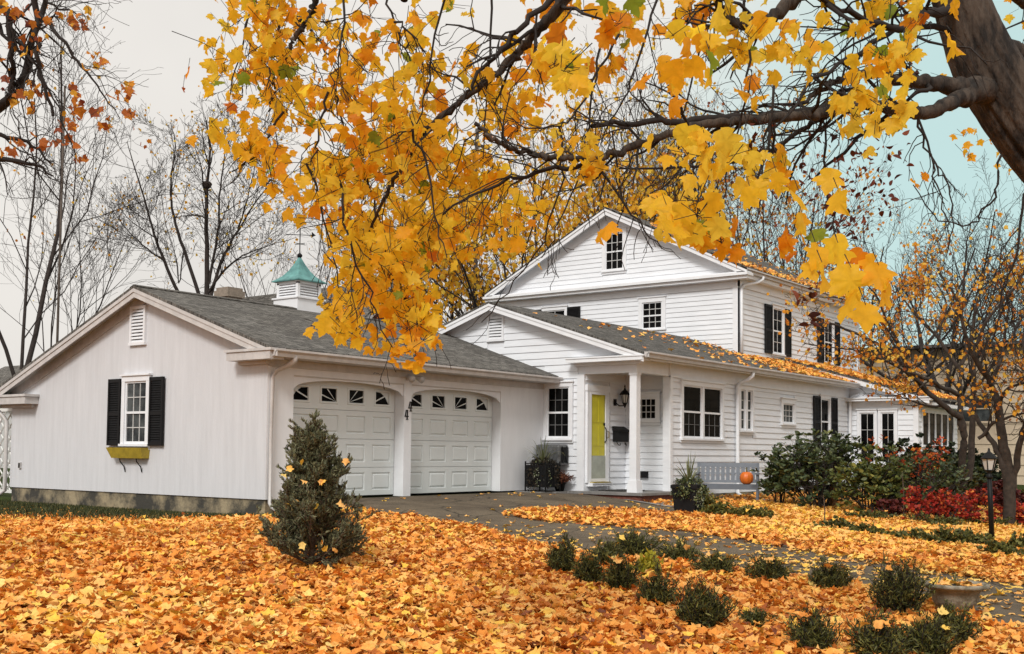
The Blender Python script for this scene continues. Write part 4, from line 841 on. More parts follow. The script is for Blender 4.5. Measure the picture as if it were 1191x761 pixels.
# row of low yews at the edge of the front lawn
YG_ = 'low evergreen shrubs set in the fallen leaves'
def low_shrub(q, wpx, hpx, label, lm='yew_leaf', group=YG_, name='low_shrub', leaf='needle', ls=.045, n=None, cat='shrub', hk=1.18):
    r_ = np.random.default_rng(int(q[0]*7+q[1])); hk = hk*r_.uniform(.85, 1.25); p = G(*q); d = (p-CAM)@_f; w = wpx/F*d; h = hpx/F*d
    e = empty(name, p-np.array([0, 0, .02]), label, cat, group)
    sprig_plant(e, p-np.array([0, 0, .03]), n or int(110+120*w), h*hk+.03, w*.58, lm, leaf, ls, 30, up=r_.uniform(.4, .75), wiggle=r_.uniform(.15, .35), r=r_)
    nl = r_.poisson(4); aa = r_.uniform(0, 2*pi, nl); rr = np.sqrt(r_.uniform(0, 1, nl))*w*.5
    if nl: leaves('caught_leaves', 'litter_leaf', np.c_[p[0]+rr*np.cos(aa), p[1]+rr*np.sin(aa), p[2]+h*hk*(1-.6*(rr/w)**2)*.8+.02], flat_rot_v(nl, r_, np.full(nl, .6)), r_.uniform(.06, .1, nl), r_.uniform(.3, 1, nl), 'maple_small', e, r=r_)
    return e
ys_ = [((654, 668), 33, 32, 'leftmost low evergreen shrub of the front row'), ((686, 682), 30, 30, 'low evergreen shrub just right of the leftmost one in the front row'),
 ((722, 690), 36, 38, 'dark rounded evergreen shrub in front of the small yellow green sprig'), ((764, 707), 40, 42, 'evergreen shrub between the rounded shrub and the widest dark one'),
 ((818, 733), 54, 50, 'dark wide evergreen shrub lowest in the middle of the leaf bed'), ((705, 660), 30, 26, 'small evergreen shrub behind the leftmost pair by the drive edge'), ((738, 648), 50, 24, 'low spreading evergreen shrub at the drive edge above the row'),
 ((790, 656), 42, 20, 'low flat evergreen shrub beside the drive edge with orange leaves caught'), ((832, 670), 42, 28, 'evergreen shrub near the drive holding pale leaves, left of centre edge'), ((893, 678), 46, 24, 'low evergreen shrub alone at the drive edge between the two wider ones'),
 ((966, 690), 42, 26, 'small dark evergreen shrub left of the shrub beside the urn'), ((1046, 717), 60, 50, 'round feathery evergreen shrub left of the stone urn'), ((948, 760), 52, 40, 'evergreen shrub cut by the lower picture edge below the small dark one'),
 ((1020, 768), 66, 46, 'broad evergreen shrub at the lower picture edge left of the urn'), ((1078, 768), 56, 40, 'bushy evergreen shrub in front of the urn, left of the pair'), ((1106, 752), 48, 34, 'bushy evergreen shrub directly before the stone urn'), ((878, 728), 40, 18, 'flat straggly evergreen shrub half buried in leaves')]
for q, w_, h_, lb in ys_: low_shrub(q, w_, h_, lb, ls=.038 if q[1] > 700 else .042)
low_shrub((753, 672), 30, 22, 'small yellow green sprig among the front shrubs', 'forsythia_leaf', None, 'sprig', 'oval', .08, 26)
# beds on the far side of the drive
FG = 'low clipped shrubs in the bed beyond the drive'
fs_ = [((838, 602), 44, 15, 'yellowish low shrub under the left part of the garden bench'), ((872, 604), 44, 15, 'yellowish low shrub under the right end of the garden bench'), ((812, 590), 30, 18, 'small low shrub right behind the black planter'),
 ((978, 618), 42, 20, 'low dark shrub left of centre in the far bed below the tall rhododendron'), ((1010, 624), 36, 18, 'low dark shrub next to the sapling in the far bed'), ((1060, 630), 40, 20, 'low dark shrub under the red bush, left side'), ((1098, 634), 40, 22, 'low dark shrub under the red bush, right side'),
 ((1128, 636), 34, 22, 'low dark shrub just left of the lamp post foot'), ((1160, 648), 44, 24, 'low dark shrub just right of the lamp post foot'), ((1190, 642), 36, 24, 'low dark shrub at the right picture edge'), ((1085, 612), 60, 14, 'flat green shrub directly under the red leaves'), ((1010, 606), 50, 14, 'flat green shrub under the middle rhododendron'), ((1150, 612), 60, 14, 'flat green shrub behind the lamp post')]
for i, (q, w_, h_, lb) in enumerate(fs_): low_shrub(q, w_, h_, lb, 'box_leaf' if i < 3 else 'yew_leaf', FG, 'low_shrub', 'diamond', .05, n=None if i < 3 else 44, hk=1.0 if i < 3 else .85)
# juniper on the lawn
p = G(362, 664); e = empty('juniper', p, 'waist high grey green juniper bush standing alone on the leafy lawn', 'juniper'); H = 1.33
tb = Tubes(); Pn = []; Dn = []; Tn = []; jr = np.random.default_rng(11)
def spray(p0, d, L_, lvl):
    n_ = 5; pts = [p0]; dd = d/np.linalg.norm(d)
    for i in range(n_): dd = dd+jr.normal(0, .10, 3)+np.array([0, 0, .10]); dd /= np.linalg.norm(dd); pts.append(pts[-1]+dd*L_/n_)
    pts = np.array(pts); tb.add(pts, np.linspace(.012, .003, n_+1)*(1 if lvl == 0 else .5), 4)
    if lvl < 2:
        for k in range(11 if lvl == 0 else 5):
            t = jr.uniform(.2 if lvl == 0 else .1, 1); i = min(int(t*n_), n_-1); q = pts[i]+(pts[i+1]-pts[i])*(t*n_-i); nd = (pts[i+1]-pts[i])/np.linalg.norm(pts[i+1]-pts[i])+jr.normal(0, .55, 3); spray(q, nd, L_*jr.uniform(.28, .5)*(1.2-.5*t), lvl+1)
    if lvl >= 1:
        m_ = 15 if lvl == 2 else 9; t = jr.uniform(0, 1, m_)*n_; i = np.minimum(t.astype(int), n_-1); q = pts[i]+(pts[i+1]-pts[i])*(t-i)[:, None]; Pn.append(q+jr.normal(0, .006, (m_, 3))); Dn.append((pts[i+1]-pts[i])/np.linalg.norm(pts[i+1]-pts[i], axis=1)[:, None]+jr.normal(0, .32, (m_, 3))); Tn.append(jr.uniform(0, .8, m_)+.2*(t/n_))
tb.add(np.array([p, p+[.01, 0, .5], p+[0, .02, 1.0], p+[.03, 0, H*.85]]), np.array([.035, .025, .016, .008]), 6)
for k in range(105):
    hh = jr.uniform(0, 1)**1.15; z = .02+hh*H*.70; a = jr.uniform(0, 2*pi); out = .55*(1-hh*.80)*jr.uniform(.5, 1.15); d = np.array([cos(a)*out, sin(a)*out, .10+.24*jr.uniform(0, 1)+.20*hh]); spray(p+np.array([0, 0, z]), d, np.linalg.norm(d)*1.02, 0)
for k in range(34):
    hh = jr.uniform(.1, 1); a = jr.uniform(0, 2*pi); d = np.array([cos(a)*.34*(1-.8*hh), sin(a)*.34*(1-.8*hh), .50]); spray(p+np.array([0, 0, .1+hh*H*.6]), d, np.linalg.norm(d)*jr.uniform(.8, 1.15), 0)
tb.build('stems', 'bark_brown', e); Pn = np.concatenate(Pn); print('juniper needles', len(Pn))
leaves('foliage', 'juniper_leaf', Pn, dir_rot(np.concatenate(Dn), jr), jr.uniform(.02, .042, len(Pn)), np.clip(np.concatenate(Tn), 0, 1), 'needle', e, curl=.1, r=jr)
cl_ = np.array([(350, 537), (330, 553), (337, 546), (354, 559), (373, 561), (376, 560), (402, 537), (345, 585), (367, 590), (352, 635), (378, 638), (389, 641), (336, 586), (397, 586)], float); cp = np.array([at(x, y, (p-CAM)@_f-.33+abs(x-362)*.004) for x, y in cl_])
leaves('caught_leaves', 'litter_leaf', cp, rand_rot(len(cp), jr), jr.uniform(.06, .09, len(cp)), jr.uniform(.7, 1, len(cp)), 'maple_small', e, r=jr)

def branchy_bush(q, wpx, hpx, label, lm, n_main=14, leafk='oval', ls=.11, whorl=8, group=None, name='rhododendron', cat='shrub', lift=.25, dens=1., seed=1, tm='bark_grey', dome=.55):
    """bush of forking stems with leaf whorls at the tips"""
    r = np.random.default_rng(seed); p = G(*q); d = (p-CAM)@_f; W = wpx/F*d/2; H = hpx/F*d; e = empty(name, p, label, cat, group); tb = Tubes(); P = []; D = []; T = []
    def rec(p0, dd, L_, rad, lvl):
        n_ = 4; pts = [p0]
        for i in range(n_): dd = dd+r.normal(0, .16, 3); dd /= np.linalg.norm(dd); pts.append(pts[-1]+dd*L_/n_)
        pts = np.array(pts); tb.add(pts, np.linspace(rad, rad*.55, n_+1), 5 if lvl < 2 else 3)
        if lvl >= 2 or L_ < .2:
            m_ = int(whorl*r.uniform(.7, 1.3)*dens); tip = pts[-1]
            aa = r.uniform(0, 2*pi, m_); ee = r.uniform(-.3, .7, m_); dv = np.stack([np.cos(aa), np.sin(aa), ee], -1)+dd*.4; P.append(tip+dv*ls*.45+r.normal(0, .02, (m_, 3))); D.append(dv); T.append(np.clip(r.normal(.4, .22, m_), 0, 1)); return
        for k in range(4 if lvl == 0 else 5):
            t = r.uniform(.35, 1); i = min(int(t*n_), n_-1); nd = dd+r.normal(0, .55, 3)+np.array([0, 0, .15]); nd /= np.linalg.norm(nd); rec(pts[i]+(pts[i+1]-pts[i])*(t*n_-i), nd, L_*r.uniform(.4, .62), rad*.5, lvl+1)
    for k in range(n_main):
        a = r.uniform(0, 2*pi); e_ = r.uniform(.1, 1)**dome; d0 = np.array([cos(a)*e_*W, sin(a)*e_*W, H*(lift+(1-lift)*math.sqrt(max(0, 1-e_*e_*.8)))])*r.uniform(.42, .62); rec(p+np.array([cos(a)*W*.15, sin(a)*W*.15, -.05]), d0/np.linalg.norm(d0), np.linalg.norm(d0)*1.1, .018, 0)
    tb.build('stems', tm, e); P = np.concatenate(P); leaves('foliage', lm, P, dir_rot(np.concatenate(D), r), r.uniform(.7, 1.2, len(P))*ls, np.concatenate(T), leafk, e, curl=.25, r=r); return e
branchy_bush((950, 592), 108, 104, 'tall dark rhododendron right of the garden bench against the white wall', 'rhodo_leaf', 30, ls=.115, whorl=8, seed=22)
branchy_bush((908, 588), 30, 74, 'slim leggy rhododendron stem nearest the garden bench', 'rhodo_leaf', 6, ls=.12, whorl=8, seed=12)
branchy_bush((1012, 598), 84, 88, 'lighter green rhododendron between the wooden post and the azalea', 'rhodo_light_leaf', 18, ls=.12, whorl=8, seed=3)
branchy_bush((1060, 600), 92, 86, 'twiggy half bare shrub with dark leaves before the sunroom', 'rhodo_leaf', 12, ls=.10, whorl=3, seed=4, name='twiggy_shrub')
branchy_bush((1102, 596), 56, 80, 'dark green rhododendron before the corner of the sunroom', 'rhodo_leaf', 12, ls=.12, whorl=8, seed=5)
branchy_bush((1062, 592), 56, 92, 'azalea with pink red and glowing orange leaves before the sunroom', 'azalea_leaf', 7, ls=.11, whorl=5, seed=8, name='azalea', cat='azalea', lift=.8)
branchy_bush((1095, 608), 124, 38, 'spreading bright red burning bush left of the lamp post', 'red_leaf', 18, 'diamond', .065, 8, seed=6, name='burning_bush', cat='bush', dome=.8)
branchy_bush((1180, 612), 60, 34, 'small red bush at the right edge behind the lamp post', 'red_leaf', 12, 'diamond', .07, 9, seed=7, name='burning_bush', cat='bush')
branchy_bush((1032, 602), 40, 34, 'dull maroon low bush left of the bright red bush', 'maroon_leaf', 12, 'diamond', .08, 9, seed=9, name='maroon_bush', cat='bush')
branchy_bush((1160, 592), 80, 28, 'long dark maroon hedge under the leaning tree trunks', 'maroon_leaf', 26, 'diamond', .09, 10, seed=10, name='hedge', cat='hedge', dome=.9)
branchy_bush((1134, 585), 34, 72, 'nearly black upright evergreen behind the lamp post', 'dark_evergreen', 26, 'diamond', .10, 14, seed=13, name='evergreen_shrub', cat='evergreen', dome=1.)
branchy_bush((1079, 588), 34, 86, 'dark ivy clad evergreen column at the sunroom corner', 'dark_evergreen', 26, 'diamond', .10, 12, seed=14, name='evergreen_shrub', cat='evergreen', dome=1.)
branchy_bush((1186, 590), 60, 22, 'olive green low bush at the right edge under the trees', 'box_leaf', 16, 'diamond', .08, 9, seed=15, name='low_bush', cat='bush')
# thin saplings in the bed
for q, top, lb in (((959, 612), 36, 'thin bare sapling in front of the tall rhododendron'), ((1051, 604), 52, 'thin bare sapling between the low dark shrubs')):
    p = G(*q); e = empty('sapling', p, lb, 'sapling'); d = (p-CAM)@_f; h = top/F*d; tb = Tubes(); tb.add(np.array([p, p+[.02, 0, h*.5], p+[.0, .02, h]]), np.array([.013, .010, .006]), 5)
    for k in range(4): tb.add(np.array([p+[.01, 0, h*(.5+.12*k)], p+[.1*(-1)**k, .03, h*(.6+.13*k)]]), np.array([.006, .002]), 3)
    tb.build('stems', 'bark_brown', e)

# ================================================================ GARDEN FURNITURE
# bench, angled towards the drive
bc = at(846, 583, 25.4); bc[2] = gz(bc[0], bc[1]); a_ = R_(14)
ru_ = np.array([_r[0]*cos(a_)-cos(YAW)*sin(a_), _r[1]*cos(a_)-sin(YAW)*sin(a_), 0]); rn_ = np.array([ru_[1], -ru_[0], 0]); rn_ = -rn_ if rn_@np.array([cos(YAW), sin(YAW), 0]) > 0 else rn_
bf = (tuple(bc), tuple(ru_), tuple(rn_)); bench = empty('garden_bench', bc, 'grey painted slatted wooden garden bench against the wing wall', 'bench'); hl = .70; hs_ = .36
mb = MB(bf)
for k in range(4): mb.box((-hl+.02, -.20+k*.115, hs_-.012), (hl-.02, -.20+k*.115+.095, hs_+.012))
mb.build('seat', 'bench_paint', bench); MB(bf).box((-hl, .245, hs_-.10), (hl, .275, hs_-.0)).build('seat_rail', 'bench_paint', bench)
mb = MB(bf); bk = lambda z: -.22-(z-hs_)*.22
def tilt_box(u0, u1, z0, z1, t=.022, o=0): mb.hexa([(u0, bk(z0)-t+o, z0), (u1, bk(z0)-t+o, z0), (u1, bk(z0)+o, z0), (u0, bk(z0)+o, z0), (u0, bk(z1)-t+o, z1), (u1, bk(z1)-t+o, z1), (u1, bk(z1)+o, z1), (u0, bk(z1)+o, z1)])
for k in range(11): u = -hl+.075+k*(2*hl-.15)/11; tilt_box(u+.013, u+(2*hl-.15)/11-.02, hs_+.04, .79)
tilt_box(-hl+.05, hl-.05, .755, .855, .03, .004); tilt_box(-hl+.05, hl-.05, hs_+.04, hs_+.10, .03, .004); tilt_box(-hl+.05, hl-.05, .60, .63, .02, -.012); mb.build('backrest', 'bench_paint', bench)
for s in (-1, 1):
    x0, x1 = (s*hl, s*(hl-.055)); mb = MB(bf); mb.box((x0, .21, 0), (x1, .27, .60)); mb.build('leg', 'bench_paint', bench)
    mb = MB(bf); mb.hexa([(min(x0, x1), -.27, 0), (max(x0, x1), -.27, 0), (max(x0, x1), -.21, 0), (min(x0, x1), -.21, 0), (min(x0, x1), bk(.86)-.03, .86), (max(x0, x1), bk(.86)-.03, .86), (max(x0, x1), bk(.86)+.03, .86), (min(x0, x1), bk(.86)+.03, .86)]); mb.build('leg', 'bench_paint', bench)
    MB(bf).box((s*(hl+.015), -.29, .60), (s*(hl-.075), .31, .63)).build('armrest', 'bench_paint', bench)
    MB(bf).box((x0-s*.01, -.21, hs_-.09), (x1+s*.01, .21, hs_-.03)).build('side_rail', 'bench_paint', bench)
def world(fr, p): o, u, n = fr; return np.array([o[0]+u[0]*p[0]+n[0]*p[1], o[1]+u[1]*p[0]+n[1]*p[1], o[2]+p[2]])
pc = world(bf, (.43, .06, hs_+.012)); pk = empty('pumpkin', pc, 'round orange pumpkin sitting on the right end of the grey bench', 'pumpkin')
mb = MB(); seg, rg = 40, 14; vs = []; R0 = .155
for j in range(rg+1):
    ph = pi*j/rg; 
    for i in range(seg):
        th = 2*pi*i/seg; rr = R0*(1-.09*abs(sin(th*5))**.6)*sin(ph)**.9; vs.append((pc[0]+rr*cos(th), pc[1]+rr*sin(th), pc[2]+.145-.155*cos(ph)*(1-.12*math.exp(-((sin(ph))/.35)**2))))
mb.add(vs, [(j*seg+i, j*seg+(i+1) % seg, (j+1)*seg+(i+1) % seg, (j+1)*seg+i) for j in range(rg) for i in range(seg)]); mb.build('shell', 'pumpkin_skin', pk, smooth=True)
MB().tube([pc+[0, 0, .26], pc+[.005, 0, .31], pc+[.02, .01, .35], pc+[.045, .02, .375]], [.032, .018, .015, .018], 7).build('stalk', 'pumpkin_stem', pk, smooth=True)
# tall black square planter with spiky plant
gpal('dark_trail', (.012, .012, .008), (.035, .03, .018), (.09, .06, .035))
def blades(root, c, n, L_, m='spike_leaf', w=.016, seed=3, droop=.5):
    r = np.random.default_rng(seed); V = []; Q = []; T = []
    for k in range(n):
        a = r.uniform(0, 2*pi); e_ = r.uniform(.05, 1); l = L_*r.uniform(.7, 1.15); hd = np.array([cos(a), sin(a), 0]); s = np.linspace(0, 1, 7); pts = c+hd*(s*l*e_*.8)[:, None]+np.array([0, 0, 1.])*(l*(s*(1-.35*e_)-droop*e_*s**3*.9))[:, None]
        sd = np.array([-sin(a), cos(a), 0]); ww = w*np.array([.6, 1, 1, .9, .7, .4, .05]); A = pts+sd*ww[:, None]; B = pts-sd*ww[:, None]; k0 = len(V)*14; V.append(np.stack([A, B], 1).reshape(-1, 3)); Q += [(k0+2*i, k0+2*i+1, k0+2*i+3, k0+2*i+2) for i in range(6)]; T.append(np.full(14, r.uniform(0, 1)))
    mesh_arrays('spiky_leaves', np.concatenate(V), np.array(Q), m, root, {'tint': np.concatenate(T)})
def trailing(root, c, n, rad, drop, m='vine_leaf', ls=.05, seed=5, side=None):
    r = np.random.default_rng(seed); P = []; tb = Tubes()
    for k in range(n):
        a = r.uniform(0, 2*pi) if side is None else side+r.normal(0, .5); l = drop*r.uniform(.4, 1); s = np.linspace(0, 1, 7)[:, None]; h = np.array([cos(a), sin(a), 0]); pts = c+h*rad*np.minimum(s*2.4, 1+.12*s)+np.array([0, 0, .10])*np.sin(np.minimum(s*2.4, 1)*pi)-np.array([0, 0, 1])*l*np.clip(s-.35, 0, 1)/.65; tb.add(pts, np.full(7, .004), 3)
        P.append(np.repeat(pts[1:], 5, 0)+r.normal(0, .025, (30, 3)))
    P = np.concatenate(P); tb.build('vine_stems', 'twig', root); leaves('trailing_leaves', m, P, rand_rot(len(P), r), r.uniform(.6, 1.2, len(P))*ls, r.uniform(0, 1, len(P)), 'oval', root, r=r)
p = G(801, 599); pl = empty('square_planter', p, 'tall black square planter with a spiky plant at the edge of the drive', 'planter'); h = .55; mb = MB(); w0, w1 = .19, .235
def rotbox(mb, c, w0, w1, z0, z1, a):
    cs = [(cos(a+pi/4+i*pi/2)*1.414, sin(a+pi/4+i*pi/2)*1.414) for i in range(4)]; mb.hexa([(c[0]+x*w0, c[1]+y*w0, c[2]+z0) for x, y in cs]+[(c[0]+x*w1, c[1]+y*w1, c[2]+z1) for x, y in cs])
rotbox(mb, p, w0, w1, -.03, h-.06, .1); mb.build('pot', 'planter_black', pl); mb = MB(); rotbox(mb, p, w1+.02, w1+.02, h-.06, h, .1); mb.build('rim', 'planter_black', pl); mb = MB(); rotbox(mb, p, w1-.01, w1-.01, h+.001, h+.01, .1); mb.build('soil', 'soil', pl)
top = p+np.array([0, 0, h]); blades(pl, top, 30, .70, seed=3, w=.013); trailing(pl, top, 30, .27, .26, 'rhodo_leaf', .055, 6); trailing(pl, top, 7, .27, .55, 'vine_leaf', .045, 7, side=YAW+pi+.45)
sprig_plant(pl, top, 40, .14, .22, 'yew_leaf', 'oval', .06, 8, name='foliage')
# iron framed planter beside the garage corner
p = np.array([19.98, 14.28, -.014]); ip = empty('iron_planter', p, 'black wire framed planter with spiky grass beside the second garage door', 'planter'); w_ = .27; h = .62
mb = MB(); mb.box((p[0]-w_, p[1]-w_, p[2]+.10), (p[0]+w_, p[1]+w_, p[2]+h-.05)); mb.build('pot', 'planter_black', ip)
mb = MB()
for sx in (-1, 1):
    for sy in (-1, 1): mb.box((p[0]+sx*w_-.012, p[1]+sy*w_-.012, p[2]), (p[0]+sx*w_+.012, p[1]+sy*w_+.012, p[2]+h+.04))
for z in (.10, h-.02):
    for s in (-1, 1): mb.box((p[0]-w_-.01, p[1]+s*w_-.014, p[2]+z), (p[0]+w_+.01, p[1]+s*w_+.014, p[2]+z+.02)); mb.box((p[0]+s*w_-.014, p[1]-w_-.01, p[2]+z+.002), (p[0]+s*w_+.014, p[1]+w_+.01, p[2]+z+.022))
for k in range(1, 7):
    t = -w_+2*w_*k/7; mb.tube([(p[0]+t, p[1]-w_-.016, p[2]+.1), (p[0]+t, p[1]-w_-.016, p[2]+h)], .006, 5); mb.tube([(p[0]-w_-.016, p[1]+t, p[2]+.1), (p[0]-w_-.016, p[1]+t, p[2]+h)], .006, 5)
mb.build('wire_frame', 'black_iron', ip); top = p+np.array([0, 0, h-.05]); MB().box((p[0]-w_+.01, p[1]-w_+.01, top[2]+.001), (p[0]+w_-.01, p[1]+w_-.01, top[2]+.012)).build('soil', 'soil', ip)
blades(ip, top, 34, .95, seed=9, droop=.6, w=.010); trailing(ip, top, 30, .30, .50, 'dark_trail', .06, 8); trailing(ip, top, 4, .30, .5, 'vine_leaf', .04, 10, side=YAW+pi); sprig_plant(ip, top, 60, .22, .26, 'dark_trail', 'oval', .06, 8, name='foliage')
p = np.array([20.38, 14.10, -.012]); mu = empty('flower_pot', p, 'small black pot of faded reddish chrysanthemums by the air conditioner', 'flower pot'); MB().lathe(p, [(.09, 0), (.14, .20), (.15, .20), (.15, .23), (.13, .23), (.12, .21)], 16).build('pot', 'planter_black', mu, smooth=True)
sprig_plant(mu, p+np.array([0, 0, .18]), 170, .30, .27, 'mum_leaf', 'oval', .045, 16, up=.4)
# stone urn
p = G(1111, 716); s_ = (76/F*((p-CAM)@_f))/.62; ur = empty('urn', p, 'shallow weathered stone garden urn with pale grass and leaves at the lower right', 'urn')
MB().lathe(p, [(r*s_, z*s_) for r, z in [(.15, -.08), (.15, .02), (.13, .035), (.135, .06), (.175, .09), (.205, .14), (.215, .19), (.225, .225), (.25, .252), (.285, .268), (.31, .275), (.312, .30), (.29, .31), (.265, .30), (.255, .28), (.02, .27)]], 36).build('bowl', 'urn_stone', ur, smooth=True)
t_ = p+np.array([0, 0, .29*s_]); MB().lathe(p, [(.001, .27*s_), (.255*s_, .288*s_), (.25*s_, .25*s_)], 20).build('soil', 'soil', ur)
blades(ur, t_, 12, .12, w=.006, seed=21, droop=.2); nl = 26; aa = rng.uniform(0, 2*pi, nl); rr = np.sqrt(rng.uniform(0, 1, nl))*.22*s_
leaves('caught_leaves', 'litter_leaf', np.c_[t_[0]+rr*np.cos(aa), t_[1]+rr*np.sin(aa), np.full(nl, t_[2]+.015)], flat_rot_v(nl, rng, np.full(nl, .3)), rng.uniform(.07, .11, nl), rng.uniform(.6, 1, nl), 'maple_small', ur)
# lamp post
p = G(1154, 630); dl = (p-CAM)@_f; q = at(1150.5, 552, dl); lp = empty('lamp_post', p, 'black garden lamp post with a glass lantern in the right hand bed', 'lamp post'); zt_ = q[2]; ax_ = np.array([q[0]-p[0], q[1]-p[1], zt_-p[2]])
MB().tube([p-[0, 0, .1], p+ax_*.5, p+ax_*1.0], [.042, .040, .036], 12).build('post', 'black_iron', lp, smooth=True); k_ = 1/F*dl; c = np.array([q[0], q[1], 0])
MB().lathe((q[0], q[1], zt_), [(.05, -.06), (.06, -.04), (.035, 0), (.03, .03), (.07, .06), (.075, .075)], 12).build('collar', 'black_iron', lp, smooth=True)
zb_ = zt_+.075; hh = 20*k_
MB().lathe((q[0], q[1], zb_), [(.07, 0), (.115, hh*.62)], 6).build('glass', 'lamp_glass', lp); mb = MB()
for i in range(6): a_ = 2*pi*i/6; mb.tube([(q[0]+.073*cos(a_), q[1]+.073*sin(a_), zb_), (q[0]+.12*cos(a_), q[1]+.12*sin(a_), zb_+hh*.62)], .009, 4)
mb.lathe((q[0], q[1], zb_+hh*.62), [(.13, 0), (.135, .012), (.11, .04), (.05, .10), (.03, .11), (.015, .15), (.02, .16), (.003, .18)], 12); mb.build('cage', 'black_iron', lp)
MB().tube([(q[0], q[1], zb_+.01), (q[0], q[1], zb_+.09)], .02, 8).build('bulb', 'white_paint', lp)
# wooden post with a white cap in the shrubbery
p = G(969, 592); dl = (p-CAM)@_f; h_ = 70/F*dl; fp = empty('wooden_post', p, 'rustic wooden post with a flat white cap among the rhododendrons', 'post'); MB().tube([p, p+[0, 0, h_*.5], p+[.01, 0, h_]], [.085, .08, .085], 8).build('post', 'post_wood', fp); mb = MB(); rotbox(mb, p+[.01, 0, h_], .16, .16, 0, .045, .3); mb.build('cap', 'white_paint', fp)
# ================================================================ TREES
def unit(v): return v/np.linalg.norm(v)
class Tree:
    def __init__(s, name, label, base, seed, group=None, cat='tree'):
        s.r = np.random.default_rng(seed); s.e = empty(name, base, label, cat, group); s.tr = Tubes(); s.br = Tubes(); s.tw = []; s.base = np.array(base, float)
    def limb(s, pts, r0, r1, trunk=False, sides=8, jitter=.0, sub=3):
        pts = np.array(pts, float)
        if sub > 1 and len(pts) > 2:     # smooth through the way points
            P = np.vstack([2*pts[0]-pts[1], pts, 2*pts[-1]-pts[-2]]); out = []
            for i in range(1, len(P)-2):
                for t in np.arange(sub)/sub: out.append(.5*((2*P[i])+(-P[i-1]+P[i+1])*t+(2*P[i-1]-5*P[i]+4*P[i+1]-P[i+2])*t*t+(-P[i-1]+3*P[i]-3*P[i+1]+P[i+2])*t**3))
            out.append(P[-2]); pts = np.array(out)
        if jitter: pts[1:-1] += s.r.normal(0, jitter, pts[1:-1].shape)
        rad = np.linspace(r0, r1, len(pts)) if np.isscalar(r0) else np.interp(np.linspace(0, 1, len(pts)), np.linspace(0, 1, len(r0)), r0)
        (s.tr if trunk else s.br).add(pts, rad, sides); return pts, rad
    def rec(s, p, d, L, r, lvl, P):
        g = P['lv'][lvl]; n = g.get('n', 5); pts = [p]
        for i in range(n):
            d = unit(d+s.r.normal(0, g.get('wig', .1), 3)+np.array([0, 0, g.get('up', .05)])); pts.append(pts[-1]+d*L/n)
        pts = np.array(pts); rad = np.linspace(r, max(r*g.get('end', .35), P.get('rmin', .004)), n+1)
        s.br.add(pts, rad, 6 if r > .06 else (4 if r > .015 else 3))
        if lvl+1 >= len(P['lv']): s.tw.append(pts); return
        h = P['lv'][lvl+1]; k = h['k']; k = int(k*s.r.uniform(.8, 1.25)+.5)
        for j in range(k):
            t = h.get('t0', .25)+(1-h.get('t0', .25))*(j+s.r.uniform(0, 1))/k; t = min(t, .99); i = int(t*n); q = pts[i]+(pts[i+1]-pts[i])*(t*n-i); td = unit(pts[i+1]-pts[i]); a = s.r.normal(0, 1, 3); a = unit(a-td*(a@td)); an = R_(h['ang'])*s.r.uniform(.6, 1.3)
            s.rec(q, unit(td*cos(an)+a*sin(an)), L*h['ratio']*s.r.uniform(.7, 1.25)*(1.15-.45*t), np.interp(t*n, range(n+1), rad)*h.get('rr', .6), lvl+1, P)
        if g.get('lead', True): s.tw.append(pts[-3:])
    def sprout(s, pts, rad, k, L, P, t0=.2, ang=50, up=.3, rr=.45, t1=1.):
        n = len(pts)-1
        for j in range(k):
            t = t0+(t1-t0)*(j+s.r.uniform(0, 1))/k; t = min(t, .995); i = int(t*n); q = pts[i]+(pts[i+1]-pts[i])*(t*n-i); td = unit(pts[i+1]-pts[i]); a = s.r.normal(0, 1, 3)+np.array([0, 0, up]); a = unit(a-td*(a@td)); an = R_(ang)*s.r.uniform(.6, 1.2)
            s.rec(q, unit(td*cos(an)+a*sin(an)), L*s.r.uniform(.6, 1.2)*(1.2-.5*t), np.interp(t*n, range(n+1), rad)*rr, 0, P)
    def foliage(s, m, per, size, kind='maple_small', keep=1., where=None, jit=.15, name='crown', tint=(0, 1), hang=True, curl=.4):
        P = []
        for tw in s.tw:
            if s.r.uniform() > keep: continue
            c = tw[len(tw)//2]
            if where is not None and s.r.uniform() > where(c): continue
            n = s.r.poisson(per)
            if not n: continue
            t = s.r.uniform(.1, 1, n)*(len(tw)-1); i = np.minimum(t.astype(int), len(tw)-2); P.append(tw[i]+(tw[i+1]-tw[i])*(t-i)[:, None]+s.r.normal(0, jit, (n, 3)))
        if not P: return
        P = np.concatenate(P); n = len(P); print(s.e.name, name, n)
        leaves(name, m, P, hang_rot(n, s.r, .6) if hang else rand_rot(n, s.r), s.r.uniform(.6, 1.2, n)*size, s.r.uniform(*tint, n), kind, s.e, curl=curl, r=s.r)
    def finish(s, bark='bark_grey', tm=None):
        s.tr.build('trunk', bark, s.e); s.br.build('branches', tm or bark, s.e)
PAL_H = [(0, (.50, .12, .02)), (.12, (.86, .30, .015)), (.36, (.99, .50, .02)), (.75, (1.0, .70, .045)), (.96, (1.0, .74, .08)), (1, (.30, .38, .03))]
ramp_mat('maple_leaf', PAL_H, .5, .68, mott=.2)
ramp_mat('orange_leaf', [(0, (.36, .10, .02)), (.35, (.80, .30, .03)), (.75, (.92, .50, .05)), (1, (.95, .66, .12))], .6, .45)
ramp_mat('brown_leaf', [(0, (.04, .012, .010)), (.6, (.11, .03, .02)), (1, (.24, .06, .025))], .7, .15)
ramp_mat('rust_leaf', [(0, (.22, .05, .03)), (.4, (.55, .17, .03)), (.75, (.80, .34, .03)), (1, (.85, .50, .05))], .6, .4)
ramp_mat('yellow_small_leaf', [(0, (.75, .32, .02)), (.5, (.92, .52, .03)), (1, (.95, .70, .10))], .6, .5)

